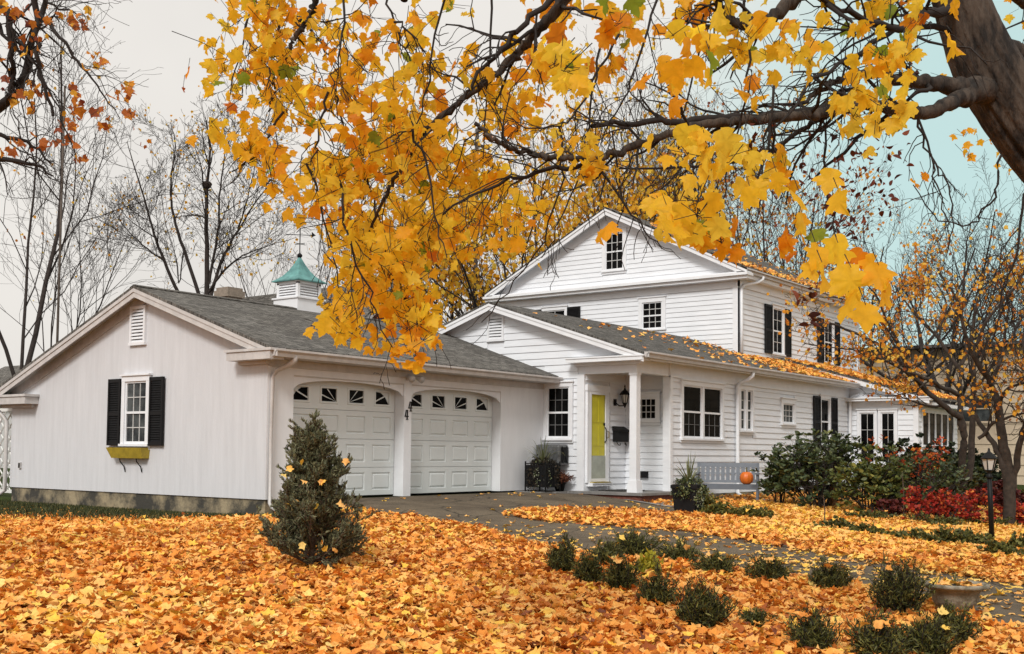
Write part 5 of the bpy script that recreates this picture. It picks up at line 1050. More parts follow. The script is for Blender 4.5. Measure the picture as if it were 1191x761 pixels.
# ---- the old maple whose trunk leans in from the right and whose branches hang across the view
gb = at(1392, 760, 7.6); gb = np.array([gb[0], gb[1], float(gz(gb[0], gb[1]))-.05])
M = Tree('maple_tree', 'old maple with thick leaning trunk at upper right and golden leaves hanging before the house', gb, 5)
TD = 7.4
tk = [gb, at(1388, 600, 7.55), at(1372, 430, 7.5), at(1300, 272, 7.45), at(1207, 165, TD), at(1152, 85, TD), at(1124, 20, TD), at(1103, -50, TD), at(1066, -160, TD), at(1030, -300, TD)]
tp, tr_ = M.limb(tk, [.50, .36, .30, .26, .225, .205, .178, .16, .14, .12], 0, trunk=True, sides=96, sub=40)
V_ = M.tr.V[-1]; cen = np.repeat(tp, 96, 0); rel = V_-cen; ang_ = np.tile(np.arange(96)*2*pi/96, len(tp)); al = np.repeat(np.r_[0, np.cumsum(np.linalg.norm(np.diff(tp, axis=0), axis=1))], 96)
fr2 = np.array([1-abs(noise.noise(Vector((cos(a)*5.5, sin(a)*5.5, l*1.7))))*2.2+.35*noise.noise(Vector((cos(a)*14, sin(a)*14, l*5))) for a, l in zip(ang_, al)]); lump = np.array([noise.noise(Vector((cos(a)*1.1, sin(a)*1.1, l*.9+3))) for a, l in zip(ang_, al)])
M.tr.V[-1] = cen+rel*(1+.075*lump+.075*(fr2-.6))[:, None]
def lim(pts, r0, r1, k=0, L=.7, P=None, sides=8, jit=.012, **kw):
    big = np.max(r0) > .045
    q, rd = M.limb([at(*a) for a in pts], r0, r1, sides=28 if big else sides, jitter=jit*(.6 if big else 1), sub=10 if big else 4, trunk=bool(big))
    if big:
        cen = np.repeat(q, 28, 0); rel = M.tr.V[-1]-cen; M.tr.V[-1] = cen+rel*np.array([1+.09*noise.noise(Vector(tuple(v*9)))+.09*noise.noise(Vector(tuple(v*26))) for v in M.tr.V[-1]])[:, None]
    if k: M.sprout(q, rd, k, L, P or TWIG, **kw)
    return q, rd
TWIG = dict(lv=[dict(n=5, wig=.22, up=-.10, end=.4), dict(k=3, ratio=.55, ang=45, wig=.25, up=-.12, rr=.6)], rmin=.0022)
TW1 = dict(lv=[dict(n=5, wig=.28, up=-.12, end=.4)], rmin=.002)
# lower limb to the left
lim([(1155, 96, TD), (1135, 106, 7.25), (1112, 117, 7.0), (1072, 131, 6.8), (1024, 124, 6.6), (1002, 122, 6.5), (972, 129, 6.4), (928, 135, 6.2), (861, 140, 6.0), (800, 150, 5.9), (740, 170, 5.8), (696, 184, 5.7), (645, 183, 5.6), (610, 177, 5.6), (575, 163, 5.5), (552, 143, 5.5)], [.11, .048, .034, .030, .027, .021, .016, .013, .010], 0, 26, .55)
lim([(1000, 123, 6.5), (972, 127, 6.4), (928, 131, 6.3), (861, 137, 6.2), (790, 141, 6.1), (740, 145, 6.1), (688, 147, 6.0)], [.03, .027, .022, .018, .012], 0, 12, .5)
lim([(700, 184, 5.7), (650, 196, 5.7), (600, 206, 5.7), (560, 222, 5.7), (515, 250, 5.8)], .014, .005, 10, .4)
lim([(972, 129, 6.4), (940, 148, 6.5), (905, 170, 6.6), (853, 189, 6.7), (800, 196, 6.8), (720, 196, 6.8)], .018, .006, 12, .5)
lim([(1165, 106, 7.35), (1125, 103, 7.2), (1076, 96, 6.9), (1045, 92, 6.8), (1010, 84, 6.6), (980, 92, 6.5), (950, 108, 6.4), (915, 132, 6.3)], [.10, .045, .026, .016, .009], 0, 12, .5)
# upper limbs coming down from the leader above the frame
lim([(1105, -70, 7.3), (1000, -120, 6.9), (880, -120, 6.5), (760, -80, 6.2), (690, -40, 6.0), (657, 0, 5.9), (616, 46, 5.9), (592, 75, 5.9), (538, 116, 6.0), (490, 160, 6.1), (455, 215, 6.2), (430, 270, 6.3)], [.12, .08, .055, .035, .024, .018, .013, .007], 0, 18, .5, t0=.45)
lim([(690, -40, 6.0), (639, 0, 5.8), (600, 38, 5.8), (575, 64, 5.8), (548, 100, 5.8), (530, 125, 5.8)], .02, .006, 8, .4)
lim([(1085, -120, 7.2), (950, -240, 6.6), (800, -260, 6.2), (650, -200, 6.0), (540, -120, 5.9), (480, -40, 5.9), (470, 0, 5.9)], [.11, .085, .06, .04, .02], 0)
lim([(800, -260, 6.2), (620, -260, 6.2), (450, -170, 6.3), (380, -80, 6.4), (366, 0, 6.4), (354, 27, 6.4), (337, 52, 6.4), (325, 84, 6.4), (312, 130, 6.4)], [.05, .035, .02, .014, .005], 0, 8, .35, t0=.6)
lim([(1085, -60, 7.2), (1010, -60, 6.8), (960, -30, 6.5), (905, 15, 6.3), (872, 30, 6.2), (845, 20, 6.1), (832, -5, 6.0)], [.07, .05, .035, .025, .018], 0, 14, .6)
lim([(1110, 10, 7.3), (1075, 20, 6.9), (1040, 36, 6.6), (1000, 20, 6.4), (950, -5, 6.2)], .035, .012, 16, .6)
lim([(1110, 40, 7.4), (1060, 28, 7.0), (1000, 60, 6.6), (950, 90, 6.2), (900, 150, 6.0)], .022, .006, 12, .6)
lim([(1155, 50, 7.5), (1180, 62, 7.7), (1215, 64, 7.9), (1290, 40, 8.2), (1400, -20, 8.6)], [.08, .06, .05, .04], 0, 8, .8, t0=.4)
lim([(1090, -80, 7.4), (1140, -30, 7.9), (1200, 10, 8.4), (1260, 60, 8.8)], .05, .02, 12, .8)
hang = [[(328, -10), (321, 32), (317, 58), (314, 87), (312, 104)], [(338, -10), (344, 17), (354, 27), (380, 58), (395, 78), (415, 116)], [(403, -10), (400, 29), (393, 66), (385, 110)], [(448, -20), (458, 26), (470, 55), (493, 95)], [(458, 26), (484, 46), (513, 92)],
        [(382, 107), (372, 145), (366, 179), (357, 191)], [(389, 98), (396, 136), (409, 170), (427, 208)], [(571, -20), (569, 95), (562, 185)], [(720, 40), (690, 95), (673, 133), (650, 147), (615, 149), (590, 137)], [(427, 208), (440, 260), (452, 310), (470, 350), (490, 375), (508, 408)],
        [(395, 210), (400, 260), (420, 320), (435, 360), (460, 410)], [(330, 130), (300, 180), (270, 200)], [(356, 190), (372, 240), (390, 300), (396, 360)], [(480, 150), (500, 200), (505, 250), (520, 300)], [(300, -20), (280, 50), (268, 110)], [(520, -20), (505, 60), (490, 130), (470, 190)],
        [(770, -20), (745, 60), (725, 120), (700, 165)], [(650, 147), (655, 190), (640, 260), (600, 330), (560, 375)], [(873, 30), (868, 110), (850, 190), (835, 260)], [(1068, 138), (1080, 170), (1090, 220), (1105, 262)], [(1068, 138), (1087, 190), (1100, 210), (1108, 250), (1100, 300)], [(900, 100), (890, 180), (880, 260)],
        [(830, -20), (815, 50), (800, 110), (780, 190), (760, 260)], [(1165, 180), (1160, 220), (1140, 250), (1120, 262), (1085, 250), (1062, 215)], [(1191, 225), (1180, 300), (1165, 340), (1155, 390)], [(955, 100), (960, 190), (970, 260), (980, 320)], [(700, 30), (690, 110), (680, 180), (655, 250), (630, 300)], [(700, 200), (745, 260), (770, 290)]]
for i, h in enumerate(hang):
    dz = 6.1+.5*math.sin(i*2.3); q, rd = M.limb([at(x, y, dz+.05*math.sin(i+j)) for j, (x, y) in enumerate(h)], .0075, .003, sides=5, jitter=.01, sub=4); M.sprout(q, rd, 9, .28, TW1 if i % 2 else TWIG, t0=.15, up=-.2, rr=.6)
M.tw = []
# leaf clusters: each is a small hanging tuft on its own twig
LP, LS, LT = [], [], []
def tufts(poly, d0, d1, n, size, tint=(.2, .95), clump=5, rad=14):
    r = M.r; P_ = np.array(poly, float); x0, y0 = P_.min(0); x1, y1 = P_.max(0); k = 0
    while k < n:
        x, y = r.uniform(x0, x1), r.uniform(y0, y1)
        if not inpoly(np.array([x]), np.array([y]), poly)[0]: continue
        if noise.noise(Vector((x*.022, y*.022, d0))) < -.22 and r.uniform() < .85: continue
        d = r.uniform(d0, d1); c = at(x, y, d); m_ = max(1, int(r.poisson(clump))); rr = rad/F*d; up = c+np.array([r.normal(0, .08), r.normal(0, .08), r.uniform(.05, .16)]); base_t = r.uniform(*tint)
        M.br.add(np.array([up, (up+c)/2+r.normal(0, .015, 3), c]), np.array([.0024, .002, .0016]), 3)
        for j in range(m_):
            o = np.clip(r.normal(0, 1, 3), -1.7, 1.7)*rr*np.array([1, 1, .9]); lp_ = c+o; M.br.add(np.array([c+r.normal(0, .01, 3), lp_+np.array([0, 0, size*.45])]), np.array([.0018, .0014]), 3); LP.append(lp_); LS.append(size*r.uniform(.65, 1.2)); LT.append(np.clip(base_t+r.normal(0, .13), 0, .95) if r.uniform() > .02 else 1.); k += 1
tufts([(250, -30), (243, 60), (240, 140), (262, 165), (292, 200), (345, 240), (392, 285), (398, 335), (400, 395), (420, 350), (440, 385), (458, 418), (482, 420), (490, 372), (512, 370), (535, 330), (560, 320), (555, 285), (595, 262), (612, 205), (560, 165), (520, 110), (500, 60), (505, -30)], 5.6, 7.8, 1080, .079, (.3, .78))
tufts([(352, 185), (385, 240), (402, 320), (430, 345), (520, 330), (560, 285), (570, 190), (480, 150)], 5.6, 7.6, 520, .079, (.5, .88))
tufts([(392, 300), (390, 378), (400, 398), (408, 370), (418, 300)], 5.6, 6.8, 70, .08, (.45, .88)); tufts([(425, 320), (435, 375), (462, 420), (485, 420), (492, 375), (500, 330)], 5.6, 6.6, 84, .08, (.45, .88))
tufts([(500, -30), (500, 60), (540, 130), (600, 170), (640, 90), (700, 30), (700, -30)], 5.7, 7.4, 90, .082, (.2, .8)); tufts([(540, 95), (600, 165), (655, 165), (668, 70), (600, 60)], 5.8, 7.0, 70, .082)
tufts([(545, 200), (560, 300), (600, 320), (640, 250), (620, 200)], 6.5, 8.5, 70, .08, (.4, .8))
tufts([(645, 60), (640, 110), (655, 155), (690, 130), (712, 75), (680, 62)], 3.8, 4.6, 18, .095, (.5, .9), 4, 16); tufts([(690, 20), (700, 90), (770, 110), (800, 60), (770, 0)], 4.8, 6.6, 30, .09); tufts([(650, 165), (650, 190), (700, 200), (705, 165)], 4.8, 5.6, 12, .09)
tufts([(745, 40), (770, 110), (790, 40)], 4.2, 4.8, 5, .10, (.3, .7), 3); tufts([(790, 40), (770, 75), (830, 90), (840, 45)], 4.0, 4.4, 4, .10, (.2, .6), 3)
tufts([(795, 135), (775, 220), (772, 268), (800, 292), (815, 262), (845, 200), (845, 140)], 3.9, 4.8, 60, .092, (.6, .95), 5, 19); tufts([(850, 190), (860, 240), (890, 250), (900, 200)], 4.4, 5.2, 10, .09, (.5, .9), 4, 16)
tufts([(800, 270), (800, 300), (835, 300), (845, 275)], 4.4, 4.8, 7, .09); tufts([(870, -20), (860, 60), (900, 110), (990, 110), (1060, 90), (1060, 40), (1000, -20)], 4.8, 7.0, 105, .085, (.5, .92)); tufts([(930, 100), (950, 160), (1000, 165), (1060, 150), (1050, 90)], 4.6, 6, 26, .085, (.5, .9))
tufts([(840, 20), (860, 140), (900, 180), (880, 20)], 4.6, 6.2, 14, .10, (.4, .9)); tufts([(915, 230), (920, 290), (960, 270), (950, 225)], 4.4, 5, 5, .08); tufts([(1030, -20), (1040, 60), (1070, 40), (1080, -20)], 5.6, 6.8, 18, .09, (.2, .8)); tufts([(700, -30), (700, 15), (860, 30), (870, -30)], 5.6, 7, 40, .09)
tufts([(1090, 60), (1130, 200), (1180, 205), (1100, 130)], 9.5, 11, 22, .075, (.2, .7), 4, 8); tufts([(1160, -20), (1191, 130), (1260, 130), (1230, -20)], 8.2, 10, 60, .09, (.2, .8), 5, 12); tufts([(880, 200), (900, 320), (940, 200)], 5, 6, 6, .08)
# a few large leaves hanging close to the viewer
for (x, y, d, s_, t) in [(929, 234, 3.6, .085, .75), (933, 260, 3.6, .09, .7), (976, 236, 3.5, .085, .6), (964, 211, 3.7, .085, .66), (904, 213, 4.0, .075, .6), (873, 231, 4.0, .08, .62), (882, 222, 4.2, .08, .7), (973, 289, 3.4, .085, .7), (950, 299, 3.5, .085, .6), (976, 299, 3.3, .08, .72), (957, 323, 3.3, .10, .66), (944, 315, 3.5, .07, .6), (990, 329, 3.2, .11, .74), (975, 326, 3.4, .07, .7), (987, 355, 3.2, .095, .66), (1007, 369, 3.1, .085, .6), (1012, 309, 3.3, .07, .6), (1022, 322, 3.2, .085, .5), (1030, 342, 3.2, .085, .6), (997, 300, 3.3, .06, .12), (705, 268, 4.2, .09, .4), (698, 276, 4.4, .06, .45), (1108, 52, 4.2, .11, .5), (1112, 8, 4, .08, .4), (648, 45, 4.6, .12, .08), (826, 74, 3.6, .085, 1.), (664, 75, 4.8, .09, 1.), (706, 2, 4.6, .10, 1.), (736, 4, 4.6, .10, 1.), (219, 85, 5.5, .06, .15), (213, 105, 5.5, .03, .0), (1063, 216, 5.5, .07, .3), (1075, 206, 5.6, .05, .2), (800, 60, 4.2, .10, .3), (815, 52, 4.3, .08, .25), (828, 90, 4.3, .08, .6)]:
    c = at(x, y, d); M.br.add(np.array([c+[.03, .03, .09], c+[0, 0, s_*.4]]), np.array([.0018, .0012]), 3); LP.append(c); LS.append(s_*1.05); LT.append(t)
n = len(LP); print('maple leaves', n)
leaves('crown', 'maple_leaf', np.array(LP), hang_rot(n, M.r, .5), np.array(LS), np.array(LT), 'maple', M.e, curl=.32, r=M.r)
# dead brown clusters still on the twigs
bp_ = []
for (x0, y0, x1, y1, n_, d) in ((965, 195, 1045, 262, 60, 6.6), (985, 130, 1060, 200, 46, 6.4), (1000, 45, 1075, 90, 22, 6.6), (925, 335, 952, 378, 16, 5.), (870, 130, 900, 190, 26, 6.2), (930, 150, 985, 240, 40, 6.6), (960, 240, 1010, 300, 24, 6.5), (960, 190, 1000, 290, 20, 6.4)):
    for k in range(n_): bp_.append(at(M.r.uniform(x0, x1), M.r.uniform(y0, y1), d+M.r.normal(0, .15)))
leaves('dry_leaves', 'brown_leaf', np.array(bp_), rand_rot(len(bp_), M.r), M.r.uniform(.03, .062, len(bp_)), M.r.uniform(0, 1, len(bp_)), 'oval', M.e, curl=.9, r=M.r)
M.finish('bark', 'twig')

# ---- the two small leaning trees on the right
SM = dict(lv=[dict(n=6, wig=.16, up=.07, end=.4), dict(k=6, ratio=.55, ang=48, wig=.2, up=.05, rr=.6), dict(k=4, ratio=.55, ang=50, wig=.25, up=.03, rr=.6)], rmin=.006)
def px_tree(name, label, basepx, depth, limbs, seed, k=9, L=1.3, group=None, leaf=None, bark='bark_brown', P=SM, zg=None, rs=1.):
    b = at(*basepx, depth); b[2] = float(gz(b[0], b[1])) if zg is None else zg
    t = Tree(name, label, b, seed, group)
    for (pts, r0, r1, trunk) in limbs:
        W = [at(x, y, depth+dd) for (x, y, dd) in pts]
        if trunk == 1: W[0] = b.copy()-[0, 0, .1]
        q, rd = t.limb(W, r0*.72*rs, r1*.62*rs, trunk=bool(trunk), sides=10, jitter=.012, sub=4)
        if k: t.sprout(q, rd, k if not trunk else max(2, k//2), L, P, t0=.45 if trunk else .15, ang=55, up=.25, rr=.5)
    return t
DA, DB = 24., 21.
t = px_tree('ornamental_tree', 'orange leaved tree with three slender stems beside the sunroom', (1122, 590), DA, [
    ([(1122, 590, 0), (1120, 540, 0), (1121, 513, 0), (1119, 490, 0), (1109, 481, -.1), (1092, 467, -.2), (1072, 449, -.3), (1057, 432, -.4), (1035, 408, -.5), (1000, 390, -.6), (965, 376, -.7)], .13, .035, 1),
    ([(1118, 500, 0), (1117, 484, 0), (1116, 458, .1), (1118, 432, .2), (1124, 397, .3), (1112, 350, .4), (1090, 312, .5)], .10, .03, 2),
    ([(1126, 560, 0), (1131, 513, .3), (1132, 467, .4), (1132, 423, .5), (1130, 392, .6), (1140, 340, .7), (1150, 300, .8)], .11, .03, 2),
    ([(1116, 458, .1), (1098, 452, -.2), (1078, 441, -.5), (1060, 432, -.8), (1042, 395, -1.0), (1022, 350, -1.2), (1002, 322, -1.3)], .075, .02, 0),
    ([(1118, 432, .2), (1092, 395, .6), (1062, 362, .9), (1040, 332, 1.1)], .06, .02, 0), ([(1072, 449, -.3), (1045, 428, -.9), (1010, 412, -1.3), (975, 405, -1.6), (935, 400, -1.8)], .04, .012, 0), ([(1092, 395, .6), (1100, 350, 1.), (1075, 310, 1.4)], .035, .012, 0), ([(1057, 432, -.4), (1030, 380, -.3), (985, 350, -.2), (950, 345, -.2)], .035, .012, 0)], 31, 7, 1.15)
t.foliage('orange_leaf', 4.0, .08, keep=.40, where=lambda c: .30 if px(c)[0][0] > 1130 else .95, jit=.14); t.finish('bark_dark')
t = px_tree('ornamental_tree', 'forked tree with wide spreading stems at the right edge behind the lamp post', (1174, 598), DB, [
    ([(1174, 598, 0), (1173, 553, 0), (1167, 519, 0), (1161, 475, 0), (1154, 449, 0), (1138, 423, -.1), (1128, 405, -.2), (1118, 370, -.3)], .16, .04, 1), ([(1172, 565, 0), (1167, 542, 0), (1156, 516, .2), (1135, 484, .5), (1122, 464, .8), (1105, 440, 1.)], .10, .03, 2),
    ([(1176, 570, 0), (1179, 550, 0), (1186, 516, -.2), (1194, 490, -.3), (1205, 460, -.4), (1225, 410, -.5)], .11, .035, 2), ([(1138, 510, .3), (1156, 493, .1), (1179, 484, -.2), (1200, 478, -.5)], .05, .025, 0), ([(1161, 475, 0), (1170, 455, -.2), (1187, 447, -.5), (1215, 440, -.8)], .06, .02, 0),
    ([(1132, 412, -.1), (1150, 370, -.3), (1180, 335, -.5), (1200, 300, -.6)], .05, .015, 0), ([(1154, 449, 0), (1165, 410, .3), (1172, 360, .6), (1165, 310, .8)], .05, .015, 0), ([(1205, 460, -.4), (1190, 410, -.2), (1195, 360, 0), (1185, 320, 0)], .04, .015, 0)], 32, 7, 1.0)
t.foliage('orange_leaf', 1.8, .08, keep=.35, jit=.14); t.finish('bark_dark')

# ---- bare and half bare trees behind
FAN = dict(lv=[dict(n=7, wig=.09, up=.045, end=.3), dict(k=9, ratio=.46, ang=42, wig=.12, up=.07, rr=.5, t0=.15), dict(k=7, ratio=.5, ang=42, wig=.16, up=.05, rr=.55), dict(k=4, ratio=.5, ang=42, wig=.2, up=.03, rr=.6)], rmin=.009)
FAN2 = dict(lv=[dict(n=7, wig=.09, up=.045, end=.3), dict(k=8, ratio=.46, ang=42, wig=.12, up=.07, rr=.5, t0=.2), dict(k=5, ratio=.5, ang=42, wig=.16, up=.05, rr=.55), dict(k=4, ratio=.5, ang=42, wig=.2, up=.03, rr=.6)], rmin=.009)
BARE = dict(lv=[dict(n=7, wig=.09, up=.10, end=.3), dict(k=8, ratio=.5, ang=38, wig=.12, up=.12, rr=.55, t0=.2), dict(k=6, ratio=.5, ang=40, wig=.16, up=.08, rr=.6), dict(k=4, ratio=.5, ang=42, wig=.2, up=.05, rr=.65)], rmin=.009)
def bare_tree(name, label, x, depth, topy, seed, spread=28, stems=6, trunk_h=.3, r0=.2, group=None, leaf=None, per=2., size=.16, keep=.4, bark='bark_grey', P=BARE, where=None, lean=0, zb=None, rmin=.0065):
    b = at(x, 520, depth); b[2] = -.3 if zb is None else zb; H = (528-topy)/F*depth+.85+.3; t = Tree(name, label, b, seed, group); P = dict(P); P['rmin'] = rmin
    f_ = b+np.array([lean*.2, 0, H*trunk_h]); q, rd = t.limb([b, b+np.array([lean*.1, 0, H*trunk_h*.5]), f_], r0, r0*.8, trunk=True, sides=10)
    for k in range(stems):
        a = 2*pi*(k+t.r.uniform(-.3, .3))/stems; an = R_(spread)*t.r.uniform(.25, 1.15); d = np.array([cos(a)*sin(an), sin(a)*sin(an), cos(an)]); t.rec(f_-np.array([0, 0, t.r.uniform(0, .12)*H]), d, H*(1-trunk_h)*t.r.uniform(.72, .98), r0*.42*t.r.uniform(.7, 1.1), 0, P)
    if leaf: t.foliage(leaf, per, size, keep=keep, jit=.25, where=where)
    t.finish(bark); return t
BG = 'trees rising behind the houses'
bare_tree('bare_tree', 'tall bare tree with slim dark upright stems at the far left edge', 24, 38, -40, 41, 15, 3, .2, .22, BG, 'orange_leaf', 1.2, .14, .06)
bare_tree('bare_tree', 'bare tree with thin curved side branches right of the far left tree', 62, 46, 150, 47, 38, 4, .28, .13, BG, 'yellow_small_leaf', 1.0, .12, .05)
FT = dict(lv=[dict(n=6, wig=.13, up=.07, end=.35), dict(k=6, ratio=.5, ang=42, wig=.16, up=.06, rr=.55), dict(k=5, ratio=.5, ang=45, wig=.2, up=.04, rr=.6)], rmin=.0075)
t = px_tree('bare_tree', 'wide fan shaped bare tree directly behind the garage ridge, holding a dark nest', (238, 420), 42, [
    ([(238, 420, 0), (239, 380, 0), (241, 340, 0), (240, 267, 0), (241, 215, 0), (244, 175, .2), (240, 140, .3)], .30, .05, 1), ([(236, 395, 0), (222, 365, 0), (208, 342, -.3), (191, 304, -.6), (179, 272, -.9), (170, 238, -1.1), (156, 195, -1.3), (148, 165, -1.4)], .20, .03, 2),
    ([(238, 370, 0), (231, 342, .3), (214, 290, .5), (202, 252, .7), (199, 215, .8), (204, 170, .9), (200, 145, 1)], .19, .03, 2), ([(241, 360, 0), (246, 342, 0), (257, 304, .4), (277, 267, .9), (300, 232, 1.3), (325, 200, 1.6)], .19, .03, 2), ([(243, 340, 0), (258, 318, -.4), (277, 301, -.9), (300, 290, -1.3), (345, 276, -1.9)], .12, .02, 0),
    ([(243, 330, 0), (247, 307, 0), (254, 261, -.3), (256, 218, -.5), (262, 180, -.6), (272, 150, -.7)], .14, .025, 0), ([(191, 304, -.6), (172, 290, -.9), (150, 270, -1.2), (128, 240, -1.5)], .08, .02, 0), ([(214, 290, .5), (208, 330, .5), (205, 300, .6), (190, 250, 1.), (186, 200, 1.2)], .06, .02, 0), ([(277, 267, .9), (285, 240, .5), (295, 200, .2), (300, 170, 0)], .08, .02, 0)], 42, 17, 2.3, BG, P=FT, bark='bark_grey', rs=.62)
t.foliage('yellow_small_leaf', 1.2, .11, keep=.10, jit=.2); t.finish('bark_grey')
nq = at(240.5, 215, 42); tag(MB().lathe(nq, [(.05, -.16), (.15, -.10), (.2, .03), (.14, .11), (.05, .09)], 9).build('bird_nest', 'nest', None), 'dark round nest high in the fan shaped bare tree', 'nest')
bare_tree('bare_tree', 'bare tree showing between the cupola and the hanging leaves', 340, 48, 215, 44, 34, 4, .3, .14, BG, 'yellow_small_leaf', 1.2, .14, .15)
bare_tree('bare_tree', 'thin bare tree between the barn and the utility pole', 520, 54, 215, 45, 26, 7, .3, .18, BG)
bare_tree('yellow_tree', 'tree with a bright yellow thinning crown left of the tall gable peak', 618, 50, 110, 46, 52, 10, .28, .26, BG, 'yellow_small_leaf', 5.5, .22, .6, where=lambda c: .9 if c[2] < 13 else .3)
bare_tree('yellow_tree', 'tree with upswept bare tips and yellow lower leaves above the gable peak', 765, 54, 90, 48, 40, 8, .25, .24, BG, 'yellow_small_leaf', 3.5, .2, .5, where=lambda c: .9 if c[2] < 14 else .15)
bare_tree('yellow_tree', 'tree with rusty yellow leaves rising behind the upper roof right of the peak', 890, 52, 120, 49, 36, 7, .25, .22, BG, 'rust_leaf', 2.2, .16, .35)
bare_tree('bare_tree', 'fan shaped bare tree over the right end of the upper roof', 1012, 46, 205, 50, 50, 9, .28, .22, BG, 'orange_leaf', 1.0, .12, .06, P=FAN2)
bare_tree('bare_tree', 'dense twiggy bare tree against the blue patch of sky on the right', 1100, 44, 205, 51, 50, 9, .28, .22, BG, P=FAN2)
bare_tree('bare_tree', 'bare tree at the right picture edge behind the beige building', 1200, 50, 262, 52, 40, 6, .3, .2, BG, P=FAN2)
bare_tree('bare_tree', 'bare tree just left of the tall block, partly behind the yellow crown', 700, 60, 140, 53, 34, 6, .25, .2, BG, 'yellow_small_leaf', 3, .2, .3)

# ---- maple branches reaching in at the upper left
b = at(-190, 700, 9.5); b[2] = float(gz(b[0], b[1])); LT_ = Tree('maple_tree', 'rust leaved maple whose thin dark branches reach across the upper left corner', b, 61)
LT_.limb([b, at(-185, 500, 9.5), at(-170, 300, 9.6), at(-120, 120, 9.7), at(-60, -20, 9.8)], .22, .10, trunk=True, sides=14)
for pts, r0, r1 in (([(-170, 300, 9.6), (-80, 190, 9.5), (0, 125, 9.5), (24, 100, 9.5), (40, 45, 9.5), (55, -10, 9.5)], .06, .02), ([(-90, 60, 9.7), (0, 15, 9.4), (12, 30, 9.4), (15, 75, 9.4), (12, 110, 9.4)], .04, .015), ([(-60, -20, 9.8), (30, -40, 9.3), (43, 15, 9.3), (45, 50, 9.3), (48, 90, 9.3), (62, 135, 9.3)], .035, .012), ([(43, 15, 9.3), (70, 45, 9.2), (90, 70, 9.2), (112, 100, 9.2), (135, 128, 9.2)], .018, .005), ([(-170, 300, 9.6), (-90, 220, 9.6), (-20, 185, 9.6), (30, 190, 9.6), (62, 205, 9.6)], .045, .008), ([(12, 30, 9.4), (30, 60, 9.3), (45, 80, 9.3), (70, 130, 9.3), (88, 180, 9.3)], .014, .005), ([(-120, 120, 9.7), (-40, 150, 9.6), (10, 160, 9.6), (40, 170, 9.6), (60, 190, 9.6)], .03, .008), ([(30, -30, 9.3), (55, 5, 9.3), (80, 12, 9.3), (100, 22, 9.2)], .014, .004), ([(-40, -10, 9.5), (5, 40, 9.5), (20, 60, 9.5), (45, 75, 9.5), (48, 110, 9.5)], .02, .006)):
    q, rd = LT_.limb([at(*a) for a in pts], r0, r1, sides=6, jitter=.012, sub=4); LT_.sprout(q, rd, 9, .55, TWIG, t0=.3, up=-.1, rr=.45)
LT_.tw = []
lp = []
for (x, y, sx, sy, n_) in ((15, 12, 18, 10, 16), (50, 28, 14, 12, 9), (78, 22, 22, 9, 12), (92, 30, 9, 5, 6), (35, 45, 16, 14, 10), (107, 65, 9, 9, 6), (118, 75, 12, 6, 7), (150, 105, 10, 8, 9), (142, 110, 12, 6, 7), (92, 102, 12, 6, 6), (85, 125, 16, 8, 11), (112, 130, 14, 10, 9), (120, 145, 10, 8, 6), (35, 105, 14, 9, 9), (60, 165, 22, 10, 12), (15, 170, 16, 14, 10), (150, 135, 9, 5, 5), (80, 140, 20, 12, 8), (98, 185, 12, 6, 5), (155, 152, 4, 4, 1), (30, 60, 20, 14, 6), (170, 168, 8, 5, 3), (10, 90, 14, 30, 8), (45, 100, 30, 30, 10)):
    for k in range(n_): lp.append(at(x+LT_.r.normal(0, sx*.6), y+LT_.r.normal(0, sy*.6), 9.3+LT_.r.normal(0, .2)))
lp = np.array(lp); leaves('crown', 'rust_leaf', lp, hang_rot(len(lp), LT_.r, .8), LT_.r.uniform(.035, .10, len(lp)), LT_.r.uniform(0, 1, len(lp)), 'maple_small', LT_.e, curl=.6, r=LT_.r); LT_.finish('bark', 'twig')
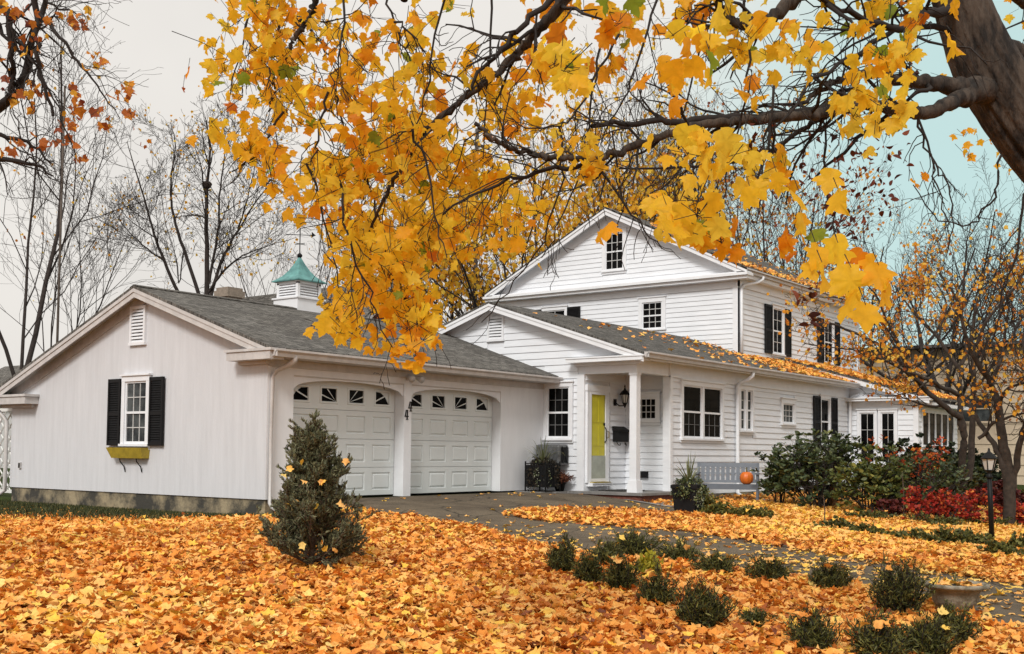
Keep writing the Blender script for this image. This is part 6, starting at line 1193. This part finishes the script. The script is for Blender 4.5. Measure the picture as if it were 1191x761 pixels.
# ================================================================ light
def sun_sky(strength=1.5, ang=14, elev=38, vec=(-1, -.35), sky=.10, exposure=0.66, cloud=.515):
    az = math.atan2(vec[1], vec[0])          # direction towards the sun
    ld = bpy.data.lights.new('sun', 'SUN'); ld.energy = strength; ld.angle = R_(ang); ld.color = (1, .97, .93)
    lo = bpy.data.objects.new('sun', ld); COL.objects.link(lo)
    dv = Vector((cos(az)*cos(R_(elev)), sin(az)*cos(R_(elev)), sin(R_(elev))))
    lo.rotation_euler = dv.to_track_quat('Z', 'Y').to_euler(); lo.location = (0, 0, 30)
    w = bpy.data.worlds.new('World'); scene.world = w; w.use_nodes = True; N, L = w.node_tree.nodes, w.node_tree.links
    bgn = N['Background']; out = N['World Output']
    st = N.new('ShaderNodeTexSky'); st.sky_type = 'NISHITA'; st.sun_disc = False; st.sun_elevation = R_(elev); st.sun_rotation = R_(90)-az
    st.air_density = 1.0; st.dust_density = 2.0; st.ozone_density = 1.0
    L.new(st.outputs[0], bgn.inputs[0]); bgn.inputs[1].default_value = sky
    # overcast cloud deck: brighter overhead, thin (blue showing through) in one part of the sky
    tc = N.new('ShaderNodeTexCoord'); sp = N.new('ShaderNodeSeparateXYZ'); L.new(tc.outputs['Generated'], sp.inputs[0])
    cl = N.new('ShaderNodeBackground')
    mr = N.new('ShaderNodeMapRange'); mr.inputs[1].default_value = 0.0; mr.inputs[2].default_value = 1.0; mr.inputs[3].default_value = cloud; mr.inputs[4].default_value = cloud*1.35
    L.new(sp.outputs['Z'], mr.inputs[0]); L.new(mr.outputs[0], cl.inputs[1])
    n = N.new('ShaderNodeTexNoise'); n.inputs['Scale'].default_value = 2.6; n.inputs['Detail'].default_value = 6; L.new(tc.outputs['Generated'], n.inputs[0])
    cr = N.new('ShaderNodeValToRGB'); cr.color_ramp.elements[0].position = .3; cr.color_ramp.elements[0].color = (.87, .84, .80, 1); cr.color_ramp.elements[1].position = .7; cr.color_ramp.elements[1].color = (1.04, 1.0, .94, 1)
    L.new(n.outputs[0], cr.inputs[0]); L.new(cr.outputs[0], cl.inputs[0])
    # thinning: direction dot product with the clear patch
    dr = N.new('ShaderNodeVectorMath'); dr.operation = 'DOT_PRODUCT'; nv = N.new('ShaderNodeVectorMath'); nv.operation = 'NORMALIZE'; L.new(tc.outputs['Generated'], nv.inputs[0]); L.new(nv.outputs[0], dr.inputs[0])
    c = ray(1190, 230); c = c/np.linalg.norm(c); dr.inputs[1].default_value = tuple(c)
    m2 = N.new('ShaderNodeMapRange'); m2.interpolation_type = 'SMOOTHSTEP'; m2.inputs[1].default_value = cos(R_(21)); m2.inputs[2].default_value = cos(R_(3)); m2.inputs[3].default_value = 1.0; m2.inputs[4].default_value = .0
    ad = N.new('ShaderNodeMath'); ad.operation = 'MULTIPLY_ADD'; ad.inputs[1].default_value = .03; L.new(n.outputs[0], ad.inputs[0]); L.new(dr.outputs['Value'], ad.inputs[2])
    sb = N.new('ShaderNodeMath'); sb.operation = 'SUBTRACT'; sb.inputs[1].default_value = .015; L.new(ad.outputs[0], sb.inputs[0]); L.new(sb.outputs[0], m2.inputs[0])
    # thin haze keeps the clear patch pale
    thin = N.new('ShaderNodeBackground'); thin.inputs[0].default_value = (.62, .84, .80, 1); thin.inputs[1].default_value = cloud*1.15
    ms0 = N.new('ShaderNodeMixShader'); ms0.inputs[0].default_value = .9; L.new(bgn.outputs[0], ms0.inputs[1]); L.new(thin.outputs[0], ms0.inputs[2])
    ms = N.new('ShaderNodeMixShader'); L.new(m2.outputs[0], ms.inputs[0]); L.new(ms0.outputs[0], ms.inputs[1]); L.new(cl.outputs[0], ms.inputs[2]); L.new(ms.outputs[0], out.inputs[0])
    vs = scene.view_settings; vs.view_transform = 'Standard'; vs.look = 'None'; vs.gamma = 1; vs.exposure = exposure; vs.use_curve_mapping = False
sun_sky()
scene.cycles.use_denoising = True
scene.cycles.max_bounces = 6; scene.cycles.diffuse_bounces = 3; scene.cycles.glossy_bounces = 2; scene.cycles.transmission_bounces = 3; scene.cycles.transparent_max_bounces = 4
